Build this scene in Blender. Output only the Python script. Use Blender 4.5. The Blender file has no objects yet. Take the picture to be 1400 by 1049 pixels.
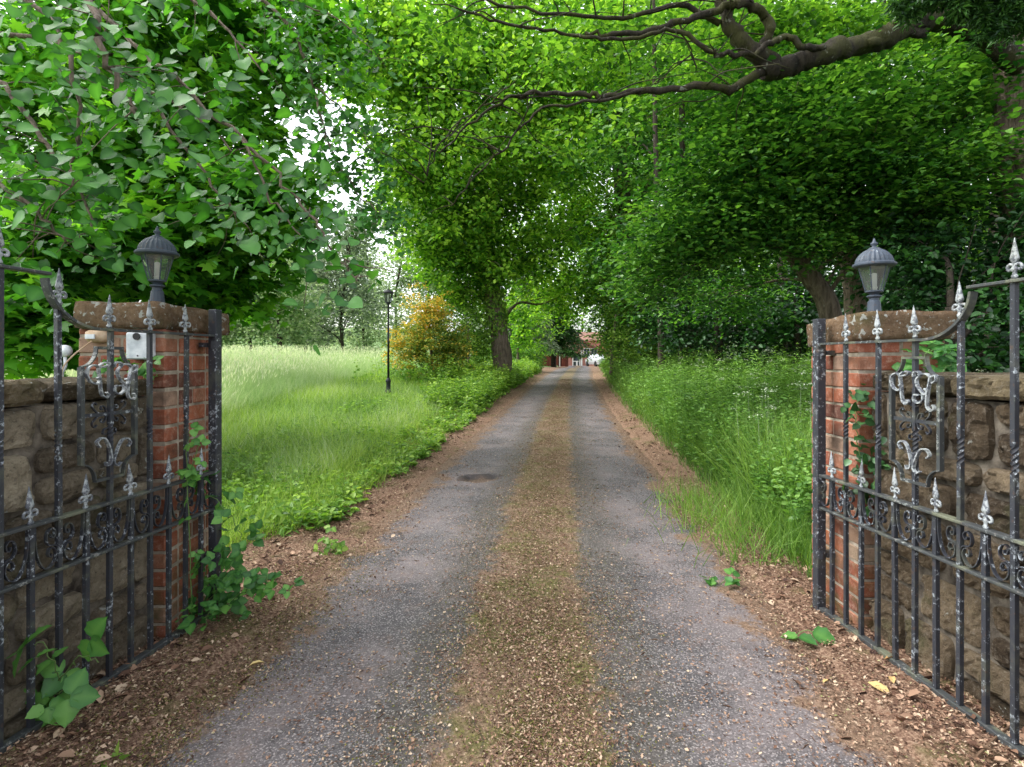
import bpy, math, random
import numpy as np
from mathutils import Vector, noise as mnoise
random.seed(7); rng = np.random.default_rng(7)
PI = math.pi
S = bpy.context.scene
C = S.collection
CAMH = 1.37; F = 750.0; CX = 700.0; HY = 490.0
def P(px, py, Z):                       # photo pixel at depth Z (m) -> world point
    return np.array([(px-CX)/F*Z, Z, CAMH+(HY-py)/F*Z])
def sm(a, b, t):
    t = np.clip((np.asarray(t, float)-a)/(b-a), 0, 1); return t*t*(3-2*t)
# ------------------------------------------------------------------ objects
def tag(o, label=None, cat=None, group=None, kind=None):
    if label: o['label'] = label
    if cat: o['category'] = cat
    if group: o['group'] = group
    if kind: o['kind'] = kind
    return o
def empty(name, loc, rotz=0):
    o = bpy.data.objects.new(name, None); C.objects.link(o)
    o.location = loc; o.rotation_euler = (0, 0, rotz); o.empty_display_size = .2
    return o
def link(name, me, mat=None, parent=None, loc=(0, 0, 0)):
    o = bpy.data.objects.new(name, me); C.objects.link(o); o.location = loc
    if mat and not me.materials:
        for m in (mat if isinstance(mat, (list, tuple)) else [mat]): me.materials.append(m)
    if parent: o.parent = parent
    return o
def copy_tree(o, parent=None):
    c = o.copy(); C.objects.link(c)
    if parent: c.parent = parent
    for ch in list(o.children): copy_tree(ch, c)
    return c
# ------------------------------------------------------------------ mesh builder
class MB:
    def __init__(s): s.v = []; s.f = []; s.t = []; s.n = 0
    def add(s, vs, fs, t=.5):
        vs = np.asarray(vs, float); b = s.n
        s.v.append(vs); s.n += len(vs)
        s.f += [tuple(int(i)+b for i in f) for f in fs]
        s.t.append(np.full(len(vs), t) if np.isscalar(t) else np.asarray(t))
        return s
    def box(s, x0, x1, y0, y1, z0, z1, t=.5, bev=0.0):
        if bev:
            c = np.array([(x0+x1)/2, (y0+y1)/2, (z0+z1)/2]); h = np.array([abs(x1-x0), abs(y1-y0), abs(z1-z0)])/2
            vs = []; idx = {}
            for sx in (-1, 1):
                for sy in (-1, 1):
                    for sz in (-1, 1):
                        for a in range(3):
                            o = np.array([sx, sy, sz])*(h-bev); o[a] = (sx, sy, sz)[a]*h[a]
                            idx[(sx, sy, sz, a)] = len(vs); vs.append(c+o)
            fs = []
            for a in range(3):
                b_, c_ = (a+1) % 3, (a+2) % 3
                for sa in (-1, 1):
                    q = []
                    for (p, r) in ((-1, -1), (1, -1), (1, 1), (-1, 1)):
                        k = [0, 0, 0]; k[a] = sa; k[b_] = p; k[c_] = r; q.append(idx[(*k, a)])
                    fs.append(q if sa > 0 else q[::-1])
                for p in (-1, 1):
                    for r in (-1, 1):
                        k0 = [0, 0, 0]; k1 = [0, 0, 0]
                        k0[b_] = k1[b_] = p; k0[c_] = k1[c_] = r; k0[a] = -1; k1[a] = 1
                        q = [idx[(*k0, b_)], idx[(*k1, b_)], idx[(*k1, c_)], idx[(*k0, c_)]]
                        fs.append(q if p*r > 0 else q[::-1])
            for sx in (-1, 1):
                for sy in (-1, 1):
                    for sz in (-1, 1):
                        q = [idx[(sx, sy, sz, a)] for a in range(3)]
                        fs.append(q if sx*sy*sz > 0 else q[::-1])
            return s.add(vs, fs, t)
        vs = [(x, y, z) for x in (x0, x1) for y in (y0, y1) for z in (z0, z1)]
        return s.add(vs, [(0, 1, 3, 2), (4, 6, 7, 5), (0, 4, 5, 1), (2, 3, 7, 6), (0, 2, 6, 4), (1, 5, 7, 3)], t)
    def tube(s, pts, rad, n=8, t=.5, lump=0.0, cap=True):
        pts = np.asarray(pts, float); m = len(pts); rad = np.broadcast_to(rad, (m,))
        tan = np.gradient(pts, axis=0); tan /= np.linalg.norm(tan, axis=1)[:, None]+1e-9
        a = np.array([0, 0, 1.]) if abs(tan[0][2]) < .9 else np.array([1., 0, 0])
        u = np.cross(tan[0], a); u /= np.linalg.norm(u); vs = []
        for i in range(m):
            u = u-tan[i]*np.dot(u, tan[i]); u /= np.linalg.norm(u)+1e-9; w = np.cross(tan[i], u)
            for k in range(n):
                an = 2*PI*k/n; r = rad[i]
                if lump:
                    q = pts[i]*2.2/max(.25, rad[0]*4)+np.array([math.cos(an), math.sin(an), 0])
                    r *= 1+lump*mnoise.noise(Vector(q))
                vs.append(pts[i]+(u*math.cos(an)+w*math.sin(an))*r)
        fs = [(i*n+k, i*n+(k+1) % n, (i+1)*n+(k+1) % n, (i+1)*n+k) for i in range(m-1) for k in range(n)]
        if cap: fs += [tuple(range(n))[::-1], tuple((m-1)*n+k for k in range(n))]
        return s.add(vs, fs, t)
    def lathe(s, prof, n=12, c=(0, 0, 0), t=.5, squash=1.0, flute=0):
        vs = []; m = len(prof)
        for (r, z) in prof:
            for k in range(n):
                rr = r*(1+(flute if k % 2 else 0)); a = 2*PI*k/n
                vs.append((c[0]+rr*math.cos(a), c[1]+rr*math.sin(a)*squash, c[2]+z))
        fs = [(i*n+k, i*n+(k+1) % n, (i+1)*n+(k+1) % n, (i+1)*n+k) for i in range(m-1) for k in range(n)]
        fs += [tuple(range(n))[::-1], tuple((m-1)*n+k for k in range(n))]
        return s.add(vs, fs, t)
    def ribbon(s, uv, w, th, y=0.0, t=.5):       # strip following (u,v) in the x-z plane
        p = np.asarray(uv, float); tn = np.gradient(p, axis=0); tn /= np.linalg.norm(tn, axis=1)[:, None]+1e-9
        nn = np.stack([-tn[:, 1], tn[:, 0]], 1); vs = []
        for i in range(len(p)):
            for (a, b) in ((-1, -1), (1, -1), (1, 1), (-1, 1)):
                q = p[i]+nn[i]*a*th/2; vs.append((q[0], y+b*w/2, q[1]))
        m = len(p)
        fs = [(i*4+k, i*4+(k+1) % 4, (i+1)*4+(k+1) % 4, (i+1)*4+k) for i in range(m-1) for k in range(4)]
        fs += [(3, 2, 1, 0), ((m-1)*4, (m-1)*4+1, (m-1)*4+2, (m-1)*4+3)]
        return s.add(vs, fs, t)
    def mesh(s, name, smooth=False, off=(0, 0, 0)):
        me = bpy.data.meshes.new(name); v = np.concatenate(s.v)-np.asarray(off)
        me.from_pydata(v.tolist(), [], s.f)
        a = me.attributes.new('tint', 'FLOAT', 'POINT'); a.data.foreach_set('value', np.concatenate(s.t).astype(np.float32))
        if smooth: me.polygons.foreach_set('use_smooth', [True]*len(me.polygons))
        me.validate(); me.update(); return me
    def build(s, name, mat, parent=None, smooth=False, world=False, loc=(0, 0, 0)):
        off = np.array(parent.location) if (parent and world) else (0, 0, 0)
        return link(name, s.mesh(name, smooth, off), mat, parent, loc)
def cr(pts, n=6, closed=False):           # catmull-rom resample
    p = np.asarray(pts, float); q = [p[0]*2-p[1]]+list(p)+[p[-1]*2-p[-2]]; out = []
    for i in range(1, len(q)-2):
        for k in range(n):
            t = k/n; a, b, c, d = q[i-1], q[i], q[i+1], q[i+2]
            out.append(.5*((2*b)+(-a+c)*t+(2*a-5*b+4*c-d)*t*t+(-a+3*b-3*c+d)*t**3))
    out.append(q[-2]); return np.array(out)
# ------------------------------------------------------------------ numpy instancer
def inst(tv, tf, pos, rot, scl, tint, off=(0, 0, 0), dt=None):
    tv = np.asarray(tv, float); tf = np.asarray(tf, int); N = len(pos); k = len(tv); c = tf.shape[1]
    scl = np.asarray(scl, float)
    if scl.ndim == 1: scl = scl[:, None].repeat(3, 1)
    v = np.einsum('nij,nkj->nki', rot, tv[None]*scl[:, None, :])+(pos-np.asarray(off))[:, None, :]
    f = (tf[None]+(np.arange(N)*k)[:, None, None]).reshape(-1, c)
    tt = np.repeat(tint, k)
    if dt is not None: tt = np.clip(tt+np.tile(dt, N), 0, 1)
    return v.reshape(-1, 3), f, tt
def fast_mesh(name, parts):
    me = bpy.data.meshes.new(name)
    V = np.concatenate([p[0] for p in parts]); T = np.concatenate([p[2] for p in parts])
    loops = []; tot = []; b = 0
    for (v, f, t) in parts:
        loops.append((f+b).reshape(-1)); tot.append(np.full(len(f), f.shape[1])); b += len(v)
    loops = np.concatenate(loops); tot = np.concatenate(tot); st = np.concatenate([[0], np.cumsum(tot)[:-1]])
    me.vertices.add(len(V)); me.vertices.foreach_set('co', V.astype(np.float32).reshape(-1))
    me.loops.add(len(loops)); me.loops.foreach_set('vertex_index', loops.astype(np.int32))
    me.polygons.add(len(tot)); me.polygons.foreach_set('loop_start', st.astype(np.int32))
    me.polygons.foreach_set('loop_total', tot.astype(np.int32))
    a = me.attributes.new('tint', 'FLOAT', 'POINT'); a.data.foreach_set('value', T.astype(np.float32))
    me.update(calc_edges=True); return me
def frames(nrm, tip):                      # leaf frames: z=normal, y=towards the tip
    z = nrm/(np.linalg.norm(nrm, axis=1)[:, None]+1e-9)
    y = tip-z*np.sum(tip*z, 1)[:, None]; y /= np.linalg.norm(y, axis=1)[:, None]+1e-9
    x = np.cross(y, z); return np.stack([x, y, z], 2)
# leaf templates, 1 unit long
_h = [(0, .04), (-.24, -.06), (-.47, .16), (-.46, .46), (-.26, .78), (0, 1.08)]
def _lime():
    L = [(0, .03), (-.20, -.04), (-.40, .06), (-.50, .27), (-.485, .48), (-.37, .69), (-.20, .86), (0, 1.02)]; Mi = [(0, .04), (0, .22), (0, .40), (0, .60), (0, .80)]
    v = []; dt = []
    zf = lambda x, y: abs(x)*.16-.16*y*y+.03*math.sin(8*y)*abs(x)*2
    for x, y in L+[(-x, y) for x, y in L[1:7]]: v.append((x, y, zf(x, y))); dt.append(-.06)
    for x, y in Mi[1:]: v.append((x, y, zf(x, y)-.02)); dt.append(.30)
    lt = [0, 1, 2, 3, 4, 5, 6, 7]; rt = [0, 8, 9, 10, 11, 12, 13, 7]; m = [0, 14, 15, 16, 17, 7]; f = []
    for side_, o in ((lt, 1), (rt, -1)):
        q = [(m[0], m[1], side_[2], side_[1]), (m[1], m[2], side_[3], side_[2]), (m[2], m[3], side_[4], side_[3]), (m[3], m[4], side_[5], side_[4]), (m[4], m[5], side_[6], side_[5])]
        f += [t_[::o] for t_ in q]
    return v, f, np.array(dt)
LIME = _lime()
def _bram():
    L = [(0, 0), (-.16, .02), (-.29, .14), (-.36, .30), (-.37, .46), (-.31, .64), (-.19, .82), (-.08, .93), (0, 1.04)]; Mi = [.0, .16, .32, .48, .64, .80, .92]
    v = []; dt = []; zf = lambda x, y: abs(x)*.30-.16*y*y+.05*math.sin(16*y)*abs(x)*2
    for i, (x, y) in enumerate(L+[(-x, y) for x, y in L[1:8]]): v.append((x*(1+.07*(-1)**i), y, zf(x, y))); dt.append(-.05)
    for y in Mi[1:]: v.append((0, y, zf(0, y)-.015)); dt.append(.25)
    lt = list(range(9)); rt = [0]+list(range(9, 16))+[8]; m = [0]+list(range(16, 22))+[8]; f = []
    for sd, o in ((lt, 1), (rt, -1)):
        f += [q[::o] for q in [(m[k], m[k+1], sd[k+2] if k else sd[2], sd[k+1] if k else sd[1]) for k in range(6)]]+[(m[6], m[7], sd[7])[::o]+((m[6], m[7], sd[7])[::o][0],)]
    f = [q for q in f if len(set(q)) == 4]+[]
    tri = []
    for q in f: tri += [(q[0], q[1], q[2]), (q[0], q[2], q[3])]
    tri += [(m[6], m[7], 7), (m[6], 15, m[7])]
    return v, tri, np.array(dt)
BRAM = _bram()
OVAL = ([(0, 0, 0), (-.3, .3, .1), (-.27, .68, .06), (0, 1, -.12), (.27, .68, .06), (.3, .3, .1)], [(0, 3, 2, 1), (0, 5, 4, 3)])
DIAM = ([(0, 0, 0), (-.36, .5, .1), (0, 1, -.06), (.36, .5, .1)], [(0, 2, 1), (0, 3, 2)])
LANCE = ([(0, 0, 0), (-.14, .4, .04), (0, 1, -.12), (.14, .4, .04)], [(0, 2, 1), (0, 3, 2)])
def _maple():
    tips = [(-.62, .02), (-.55, .55), (0, 1.05), (.55, .55), (.62, .02)]; notch = [(-.12, -.08), (-.3, .28), (-.2, .6), (.2, .6), (.3, .28), (.12, -.08)]
    v = [(0, .1, 0)]+[(x, y, -.18*(x*x+y*y)) for x, y in notch]+[(x, y, -.22*(x*x+y*y)) for x, y in tips]
    return v, [(0, 2+i, 7+i, 1+i) for i in range(5)]
MAPLE = _maple()
BLADE = ([(-.5, 0, 0), (.5, 0, 0), (-.38, .1, .5), (.38, .1, .5), (0, .45, 1)], [(0, 1, 3), (0, 3, 2), (2, 3, 4)])
# ------------------------------------------------------------------ node helpers
def newmat(name):
    m = bpy.data.materials.new(name); m.use_nodes = True; nt = m.node_tree; nt.nodes.clear()
    out = nt.nodes.new('ShaderNodeOutputMaterial'); return m, nt, out
class N:
    def __init__(s, nt): s.nt = nt
    def __call__(s, typ, ins=None, **kw):
        n = s.nt.nodes.new(typ)
        for k, v in kw.items(): setattr(n, k, v)
        for k, v in (ins or {}).items():
            if isinstance(v, bpy.types.NodeSocket): s.nt.links.new(v, n.inputs[k])
            else: n.inputs[k].default_value = v
        return n
    def ramp(s, fac, stops):
        n = s.nt.nodes.new('ShaderNodeValToRGB'); s.nt.links.new(fac, n.inputs[0]); e = n.color_ramp.elements
        while len(e) < len(stops): e.new(.5)
        for i, (p, c) in enumerate(stops):
            e[i].position = p; e[i].color = (*c, 1) if len(c) == 3 else c
        return n.outputs[0]
    def noise(s, vec, scale, detail=4, rough=.6, dist=0):
        n = s('ShaderNodeTexNoise', {'Scale': scale, 'Detail': detail, 'Roughness': rough, 'Distortion': dist})
        s.nt.links.new(vec, n.inputs['Vector']); return n.outputs['Fac']
    def mix(s, fac, a, b, blend='MIX'):
        n = s.nt.nodes.new('ShaderNodeMix'); n.data_type = 'RGBA'; n.blend_type = blend
        for i, v in ((0, fac), (6, a), (7, b)):
            if isinstance(v, bpy.types.NodeSocket): s.nt.links.new(v, n.inputs[i])
            else: n.inputs[i].default_value = v if i == 0 else ((*v, 1) if len(v) == 3 else v)
        return n.outputs[2]
    def math(s, op, a, b=0.0, c=0.0, clamp=False):
        n = s.nt.nodes.new('ShaderNodeMath'); n.operation = op; n.use_clamp = clamp
        for i, v in enumerate((a, b, c)):
            if isinstance(v, bpy.types.NodeSocket): s.nt.links.new(v, n.inputs[i])
            else: n.inputs[i].default_value = v
        return n.outputs[0]
    def step(s, v, a, b):
        n = s.nt.nodes.new('ShaderNodeMapRange'); n.interpolation_type = 'SMOOTHSTEP'
        s.nt.links.new(v, n.inputs[0]); n.inputs[1].default_value = a; n.inputs[2].default_value = b; return n.outputs[0]
    def bump(s, h, strength=.5, dist=.01):
        return s('ShaderNodeBump', {'Height': h, 'Strength': strength, 'Distance': dist}).outputs[0]
    def pbsdf(s, col, rough=.8, bump=None, spec=.3, metal=0):
        n = s('ShaderNodeBsdfPrincipled', {'Base Color': col if isinstance(col, bpy.types.NodeSocket) else (*col, 1), 'Roughness': rough, 'Specular IOR Level': spec, 'Metallic': metal})
        if bump is not None: s.nt.links.new(bump, n.inputs['Normal'])
        return n.outputs[0]
def tintattr(n): return n('ShaderNodeAttribute', attribute_name='tint').outputs['Fac']
def leafmat(name, dark, mid, light, transl=.45, gloss=.35, tcol=None, rough=.42):
    m, nt, out = newmat(name); n = N(nt)
    col = n.ramp(tintattr(n), [(0, dark), (.5, mid), (1, light)])
    d = n.pbsdf(col, rough, spec=gloss)
    tc = n.mix(1.0, col, tcol or (1.25, 1.35, .55), 'MULTIPLY')
    t = n('ShaderNodeBsdfTranslucent', {'Color': tc}).outputs[0]
    mx = n('ShaderNodeMixShader', {0: transl, 1: d, 2: t}).outputs[0]
    nt.links.new(mx, out.inputs[0]); return m
def pos(n): return n('ShaderNodeNewGeometry').outputs['Position']
def simplemat(name, fn):
    m, nt, out = newmat(name); n = N(nt); nt.links.new(fn(n), out.inputs[0]); return m
M = {}
M['lime'] = leafmat('lime_leaf', (.013, .055, .014), (.040, .145, .030), (.11, .29, .07), .38, .25, (1.3, 1.6, .35), .5)
M['maple'] = leafmat('maple_leaf', (.022, .095, .012), (.08, .26, .025), (.23, .50, .05), .55, .3)
M['avenue'] = leafmat('avenue_leaf', (.038, .13, .016), (.165, .37, .033), (.42, .64, .08), .5, .45)
M['beech'] = leafmat('beech_leaf', (.012, .06, .012), (.055, .18, .026), (.19, .40, .065), .42, .5)
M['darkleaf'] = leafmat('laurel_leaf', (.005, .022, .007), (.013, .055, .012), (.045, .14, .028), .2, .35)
M['wood'] = leafmat('woodland_leaf', (.03, .10, .018), (.115, .28, .034), (.30, .52, .07), .46, .45)
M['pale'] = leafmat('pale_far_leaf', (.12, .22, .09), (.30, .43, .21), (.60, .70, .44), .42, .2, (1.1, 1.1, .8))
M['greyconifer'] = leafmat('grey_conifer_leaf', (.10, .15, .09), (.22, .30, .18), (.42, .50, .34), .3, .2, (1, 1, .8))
M['orange'] = leafmat('golden_shrub_leaf', (.07, .19, .035), (.36, .46, .08), (.88, .58, .10), .45, .3, (1.1, 1.0, .6))
M['needle'] = leafmat('conifer_needle', (.01, .035, .012), (.03, .09, .02), (.085, .20, .05), .25, .3)
M['bramble'] = leafmat('bramble_leaf', (.03, .10, .03), (.07, .22, .05), (.19, .42, .09), .35, .4)
M['ivy'] = leafmat('ivy_leaf', (.012, .045, .015), (.035, .11, .03), (.10, .24, .08), .2, .6)
M['grass'] = leafmat('verge_grass_blade', (.07, .15, .028), (.21, .35, .06), (.46, .60, .15), .45, .3)
M['grassdeep'] = leafmat('deep_verge_grass_blade', (.045, .12, .02), (.13, .26, .045), (.30, .46, .10), .42, .35)
M['nettle'] = leafmat('nettle_leaf', (.04, .11, .025), (.14, .29, .06), (.32, .52, .14), .38, .4)
M['weed'] = leafmat('verge_weed_leaf', (.045, .12, .022), (.15, .30, .05), (.38, .54, .11), .42, .3)
M['meadow'] = leafmat('meadow_grass_blade', (.18, .32, .10), (.38, .52, .24), (.74, .74, .58), .45, .2, (1.1, 1.15, .8))
M['litter'] = simplemat('leaf_litter', lambda n: n.pbsdf(n.ramp(tintattr(n), [(0, (.035, .018, .014)), (.25, (.10, .052, .034)), (.5, (.22, .125, .08)), (.75, (.38, .25, .17)), (.93, (.54, .42, .30)), (1, (.26, .32, .10))]), .85))
def bark(name, a, b, moss, ms=.55):
    def fn(n):
        p = pos(n); st = n('ShaderNodeMapping', {'Vector': p, 'Scale': (9, 9, 1.6)}).outputs[0]
        k = n.noise(st, 2.2, 8, .7, .6); l = n.noise(p, 3.0, 5)
        col = n.ramp(k, [(.3, a), (.62, b)])
        col = n.mix(n.step(l, ms, ms+.15), col, moss)
        lich = n.noise(p, 14, 4); col = n.mix(n.math('MULTIPLY', n.step(lich, .62, .7), .5), col, (.34, .36, .30))
        return n.pbsdf(col, .9, n.bump(k, .9, .05))
    return simplemat(name, fn)
M['bark'] = bark('tree_bark', (.04, .03, .022), (.26, .20, .155), (.10, .11, .04), .62)
M['barkdark'] = bark('dark_tree_bark', (.012, .01, .008), (.07, .055, .04), (.04, .06, .02), .55)
M['barkbough'] = bark('mossy_bough_bark', (.008, .007, .005), (.045, .036, .026), (.045, .045, .014), .44)
M['twig'] = simplemat('brown_twig', lambda n: n.pbsdf((.13, .08, .05), .8))
M['stem'] = simplemat('green_stem', lambda n: n.pbsdf((.12, .2, .06), .7))
def ironfn(flake, fs=26, base=(.018, .022, .034), pale=(.50, .54, .60), green=.3):
    def fn(n):
        p = n('ShaderNodeTexCoord').outputs['Object']; g = pos(n)
        a = n.noise(g, fs, 8, .75); b = n.noise(g, 4.0, 3)
        f = n.math('ADD', a, n.math('MULTIPLY', n.math('SUBTRACT', b, .5), .35))
        col = n.mix(n.step(f, flake, flake+.05), base, pale)
        col = n.mix(n.math('MULTIPLY', n.step(n.noise(g, 9, 5), .5, .66), green), col, (.14, .15, .10))
        col = n.mix(n.math('MULTIPLY', n.step(n.noise(g, 45, 3), .6, .68), .5), col, (.09, .055, .035))
        return n.pbsdf(col, .55, n.bump(a, .5, .004), .4)
    return fn
M['iron'] = simplemat('flaking_black_iron', ironfn(.575, 48, (.030, .033, .042), (.30, .335, .37)))
M['ironpale'] = simplemat('chalky_grey_iron', ironfn(.46, 50, (.10, .11, .13), (.33, .36, .37)))
M['ironrail'] = simplemat('mossy_iron_rail', ironfn(.58, 45, (.045, .05, .052), (.30, .33, .32), .85))
M['lampmetal'] = simplemat('lamp_metal', ironfn(.66, 30, (.045, .06, .085), (.30, .34, .38), .1))
M['blackmetal'] = simplemat('black_lamp_metal', ironfn(.66, 30, (.012, .013, .02), (.3, .32, .35), .1))
def brickfn(n):
    p = pos(n); t = tintattr(n)
    col = n.ramp(t, [(0, (.10, .045, .035)), (.3, (.24, .075, .045)), (.65, (.34, .115, .06)), (.85, (.29, .16, .105)), (1, (.42, .31, .23))])
    k = n.noise(p, 30, 8, .8); col = n.mix(n.math('MULTIPLY', n.step(k, .46, .7), .6), col, (.50, .34, .26)); col = n.mix(n.math('MULTIPLY', n.step(n.noise(p, 70, 6, .8), .56, .66), .6), col, (.07, .045, .035))
    s = n.noise(p, 5, 5); col = n.mix(n.math('MULTIPLY', n.step(s, .45, .72), .8), col, (.055, .04, .03))
    z = n('ShaderNodeSeparateXYZ', {0: p}).outputs[2]
    gr = n.math('MULTIPLY', n.math('SUBTRACT', 1.0, n.step(z, .05, .6)), n.step(n.noise(p, 7, 4), .38, .62))
    col = n.mix(n.math('MULTIPLY', gr, .7), col, (.07, .08, .03))
    return n.pbsdf(col, .9, n.bump(k, .6, .006), .2)
M['brick'] = simplemat('weathered_brick', brickfn)
def stonefn(a, b, c, lich=.6, dark=.52, ls=13):
    def fn(n):
        p = pos(n); t = tintattr(n)
        k = n.noise(p, 9, 10, .78); k2 = n.noise(p, 45, 8, .75)
        col = n.ramp(k, [(.3, a), (.55, b), (.75, c)])
        col = n.mix(.9, col, n.ramp(t, [(0, (.40, .34, .28)), (.35, (.9, .80, .66)), (.7, (1.1, 1.0, .85)), (1, (1.5, 1.4, 1.2))]), 'MULTIPLY')
        col = n.mix(n.math('MULTIPLY', n.step(k2, .5, .68), .45), col, (.36, .32, .26)); col = n.mix(n.math('MULTIPLY', n.math('SUBTRACT', 1.0, n.step(k2, .34, .46)), .6), col, (.03, .025, .02))
        col = n.mix(n.math('MULTIPLY', n.step(n.noise(p, 2.6, 5), dark, dark+.2), .7), col, (.05, .042, .032))
        col = n.mix(n.math('MULTIPLY', n.step(n.noise(p, 3.7, 4), .56, .7), .5), col, (.075, .09, .035))
        lv = n.noise(p, ls, 7, .65, .3); col = n.mix(n.math('MULTIPLY', n.step(lv, lich, lich+.035), .85), col, (.50, .52, .48))
        return n.pbsdf(col, .92, n.bump(n.math('ADD', k, n.math('MULTIPLY', k2, .45)), 1.0, .045), .2)
    return fn
M['stone'] = simplemat('rough_wall_stone', stonefn((.075, .06, .045), (.17, .14, .105), (.29, .245, .18), .645, .54))
M['stonepale'] = simplemat('grey_tan_wall_stone', stonefn((.14, .125, .10), (.29, .265, .22), (.44, .41, .35), .63, .58))
M['coping'] = simplemat('coping_stone', stonefn((.08, .07, .05), (.19, .165, .11), (.30, .26, .20), .62, .55, 11))
M['cap'] = simplemat('sandstone_cap', stonefn((.11, .075, .052), (.22, .155, .105), (.32, .25, .18), .575, .56, 26))
M['mortar'] = simplemat('old_mortar', lambda n: n.pbsdf(n.ramp(n.noise(pos(n), 14, 7), [(.35, (.20, .165, .125)), (.65, (.46, .40, .32))]), .95, n.bump(n.noise(pos(n), 60, 4), .6, .006)))
M['mortardark'] = simplemat('dark_mortar', lambda n: n.pbsdf(n.ramp(n.noise(pos(n), 14, 7), [(.35, (.035, .028, .022)), (.65, (.19, .165, .13))]), .95, n.bump(n.noise(pos(n), 50, 5), .8, .01)))
# ------------------------------------------------------------------ terrain
_yy = [-30, 0, 1.84, 4.9, 9.3, 13.5, 27, 40, 60, 90, 300]; _xx = [-1.2, -.1, .02, .25, .66, 1.08, 2.66, 4.45, 7.3, 10.5, 30]
_cy = np.linspace(-30, 300, 3301); _cxr = np.interp(_cy, _yy, _xx); _k = np.ones(31)/31
_cx = np.convolve(np.pad(_cxr, 15, 'edge'), _k, 'valid')
def cxf(y): return np.interp(y, _cy, _cx)
def Hbase(x, y):
    x = np.asarray(x, float); y = np.asarray(y, float)
    r = .57*sm(4, 42, y)-.25*sm(42, 62, y); off = x-cxf(y)
    l = np.clip(-off-1.5, 0, None); rr = np.clip(off-1.5, 0, None)
    g = sm(4.5, 13, y)*(1-.9*sm(36, 70, y))
    z = r+g*(.13*np.minimum(l, 2.2)+.05*np.clip(l-2.2, 0, 9))
    z = z+g*(.15*np.minimum(rr, 3.5))+.06*sm(2.2, 4, np.abs(x))*(1-g)
    far = np.maximum(np.abs(x)-60, 0)+np.maximum(y-110, 0)
    z = z+sm(0, 400, far)*24
    return z
def Hroad(x, y):
    off = np.asarray(x)-cxf(y)
    camber = -.03*(off/1.4)**2-.012*np.exp(-((np.abs(off)-.8)/.25)**2)+.012*np.exp(-(off/.3)**2)
    dx, dy = x+.36, y-6.25; d = np.sqrt((dx/.25)**2+(dy/.22)**2)
    dd = d+.12*np.sin(5*np.arctan2(dy, dx)); pot = -.045*(1-sm(.84, 1.0, dd))+.008*(1-sm(1.0, 1.5, dd))*sm(.86, 1, dd)
    return Hbase(x, y)+camber+pot+.012-.05*sm(1.36, 1.5, np.abs(off))
def H(x, y):
    off = np.abs(np.asarray(x)-cxf(y)); return np.where(off < 1.4, Hroad(x, y), Hbase(x, y))
def grid_mesh(name, X, Y, Z, A=None):
    ny, nx = X.shape; V = np.stack([X, Y, Z], 2).reshape(-1, 3)
    i = (np.arange(ny-1)[:, None]*nx+np.arange(nx-1)[None]).reshape(-1)
    Fq = np.stack([i, i+1, i+nx+1, i+nx], 1)
    return fast_mesh(name, [(V, Fq, A.reshape(-1) if A is not None else np.zeros(len(V)))])
def spaced(a, b, s0, g):
    o = [a]; s = s0
    while o[-1] < b: o.append(o[-1]+s); s *= g
    return np.array(o)
xs = np.concatenate([-spaced(8, 700, .4, 1.12)[::-1], np.arange(-7.8, 7.81, .12), spaced(8, 700, .4, 1.12)])
ys = np.concatenate([-spaced(3, 200, .4, 1.3)[::-1], np.arange(-2.8, 12, .12), spaced(12.1, 900, .2, 1.03)])
X, Y = np.meshgrid(xs, ys); off = X-cxf(Y)
bumpy = np.array([mnoise.noise(Vector((a*.9, b*.9, 0))) for a, b in zip(X.reshape(-1), Y.reshape(-1))]).reshape(X.shape)
Z = Hbase(X, Y)-.07*(1-sm(1.2, 1.42, np.abs(off)))+.025*bumpy*sm(1.5, 2.2, np.abs(off))
def groundfn(n):
    p = pos(n); o = n.math('ABSOLUTE', tintattr(n)); k = n.noise(p, 3, 6); k2 = n.noise(p, 60, 6, .75)
    lit = n.ramp(k2, [(.3, (.06, .036, .026)), (.45, (.17, .10, .07)), (.56, (.32, .21, .145)), (.68, (.48, .37, .26))])
    lit = n.mix(n.math('MULTIPLY', n.step(k, .52, .66), .5), lit, (.09, .11, .03))
    gr = n.ramp(n.noise(p, 1.3, 6), [(.35, (.07, .15, .035)), (.65, (.19, .30, .10))])
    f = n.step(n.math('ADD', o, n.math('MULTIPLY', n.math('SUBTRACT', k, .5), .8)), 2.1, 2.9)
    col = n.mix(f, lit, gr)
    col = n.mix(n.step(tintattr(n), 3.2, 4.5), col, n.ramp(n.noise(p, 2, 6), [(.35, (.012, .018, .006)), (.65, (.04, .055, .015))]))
    d = n('ShaderNodeSeparateXYZ', {0: p}).outputs[1]
    col = n.mix(n.math('MULTIPLY', n.step(d, 90, 260), .5), col, (.13, .19, .09))
    return n.pbsdf(col, .95, n.bump(k2, .8, .02), .1)
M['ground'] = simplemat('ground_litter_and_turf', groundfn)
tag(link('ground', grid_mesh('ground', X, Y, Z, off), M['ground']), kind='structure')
ys = np.concatenate([np.arange(-6, 1, .25), np.arange(1, 11, .035), spaced(11.05, 80, .06, 1.012)])
os_ = np.arange(-1.5, 1.501, .03)
O, Y = np.meshgrid(os_, ys); X = O+cxf(Y); Z = Hroad(X, Y)
fine = np.array([mnoise.noise(Vector((a*11, b*11, 3))) for a, b in zip(X.reshape(-1), Y.reshape(-1))]).reshape(X.shape)
Z = Z+.003*fine
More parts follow.
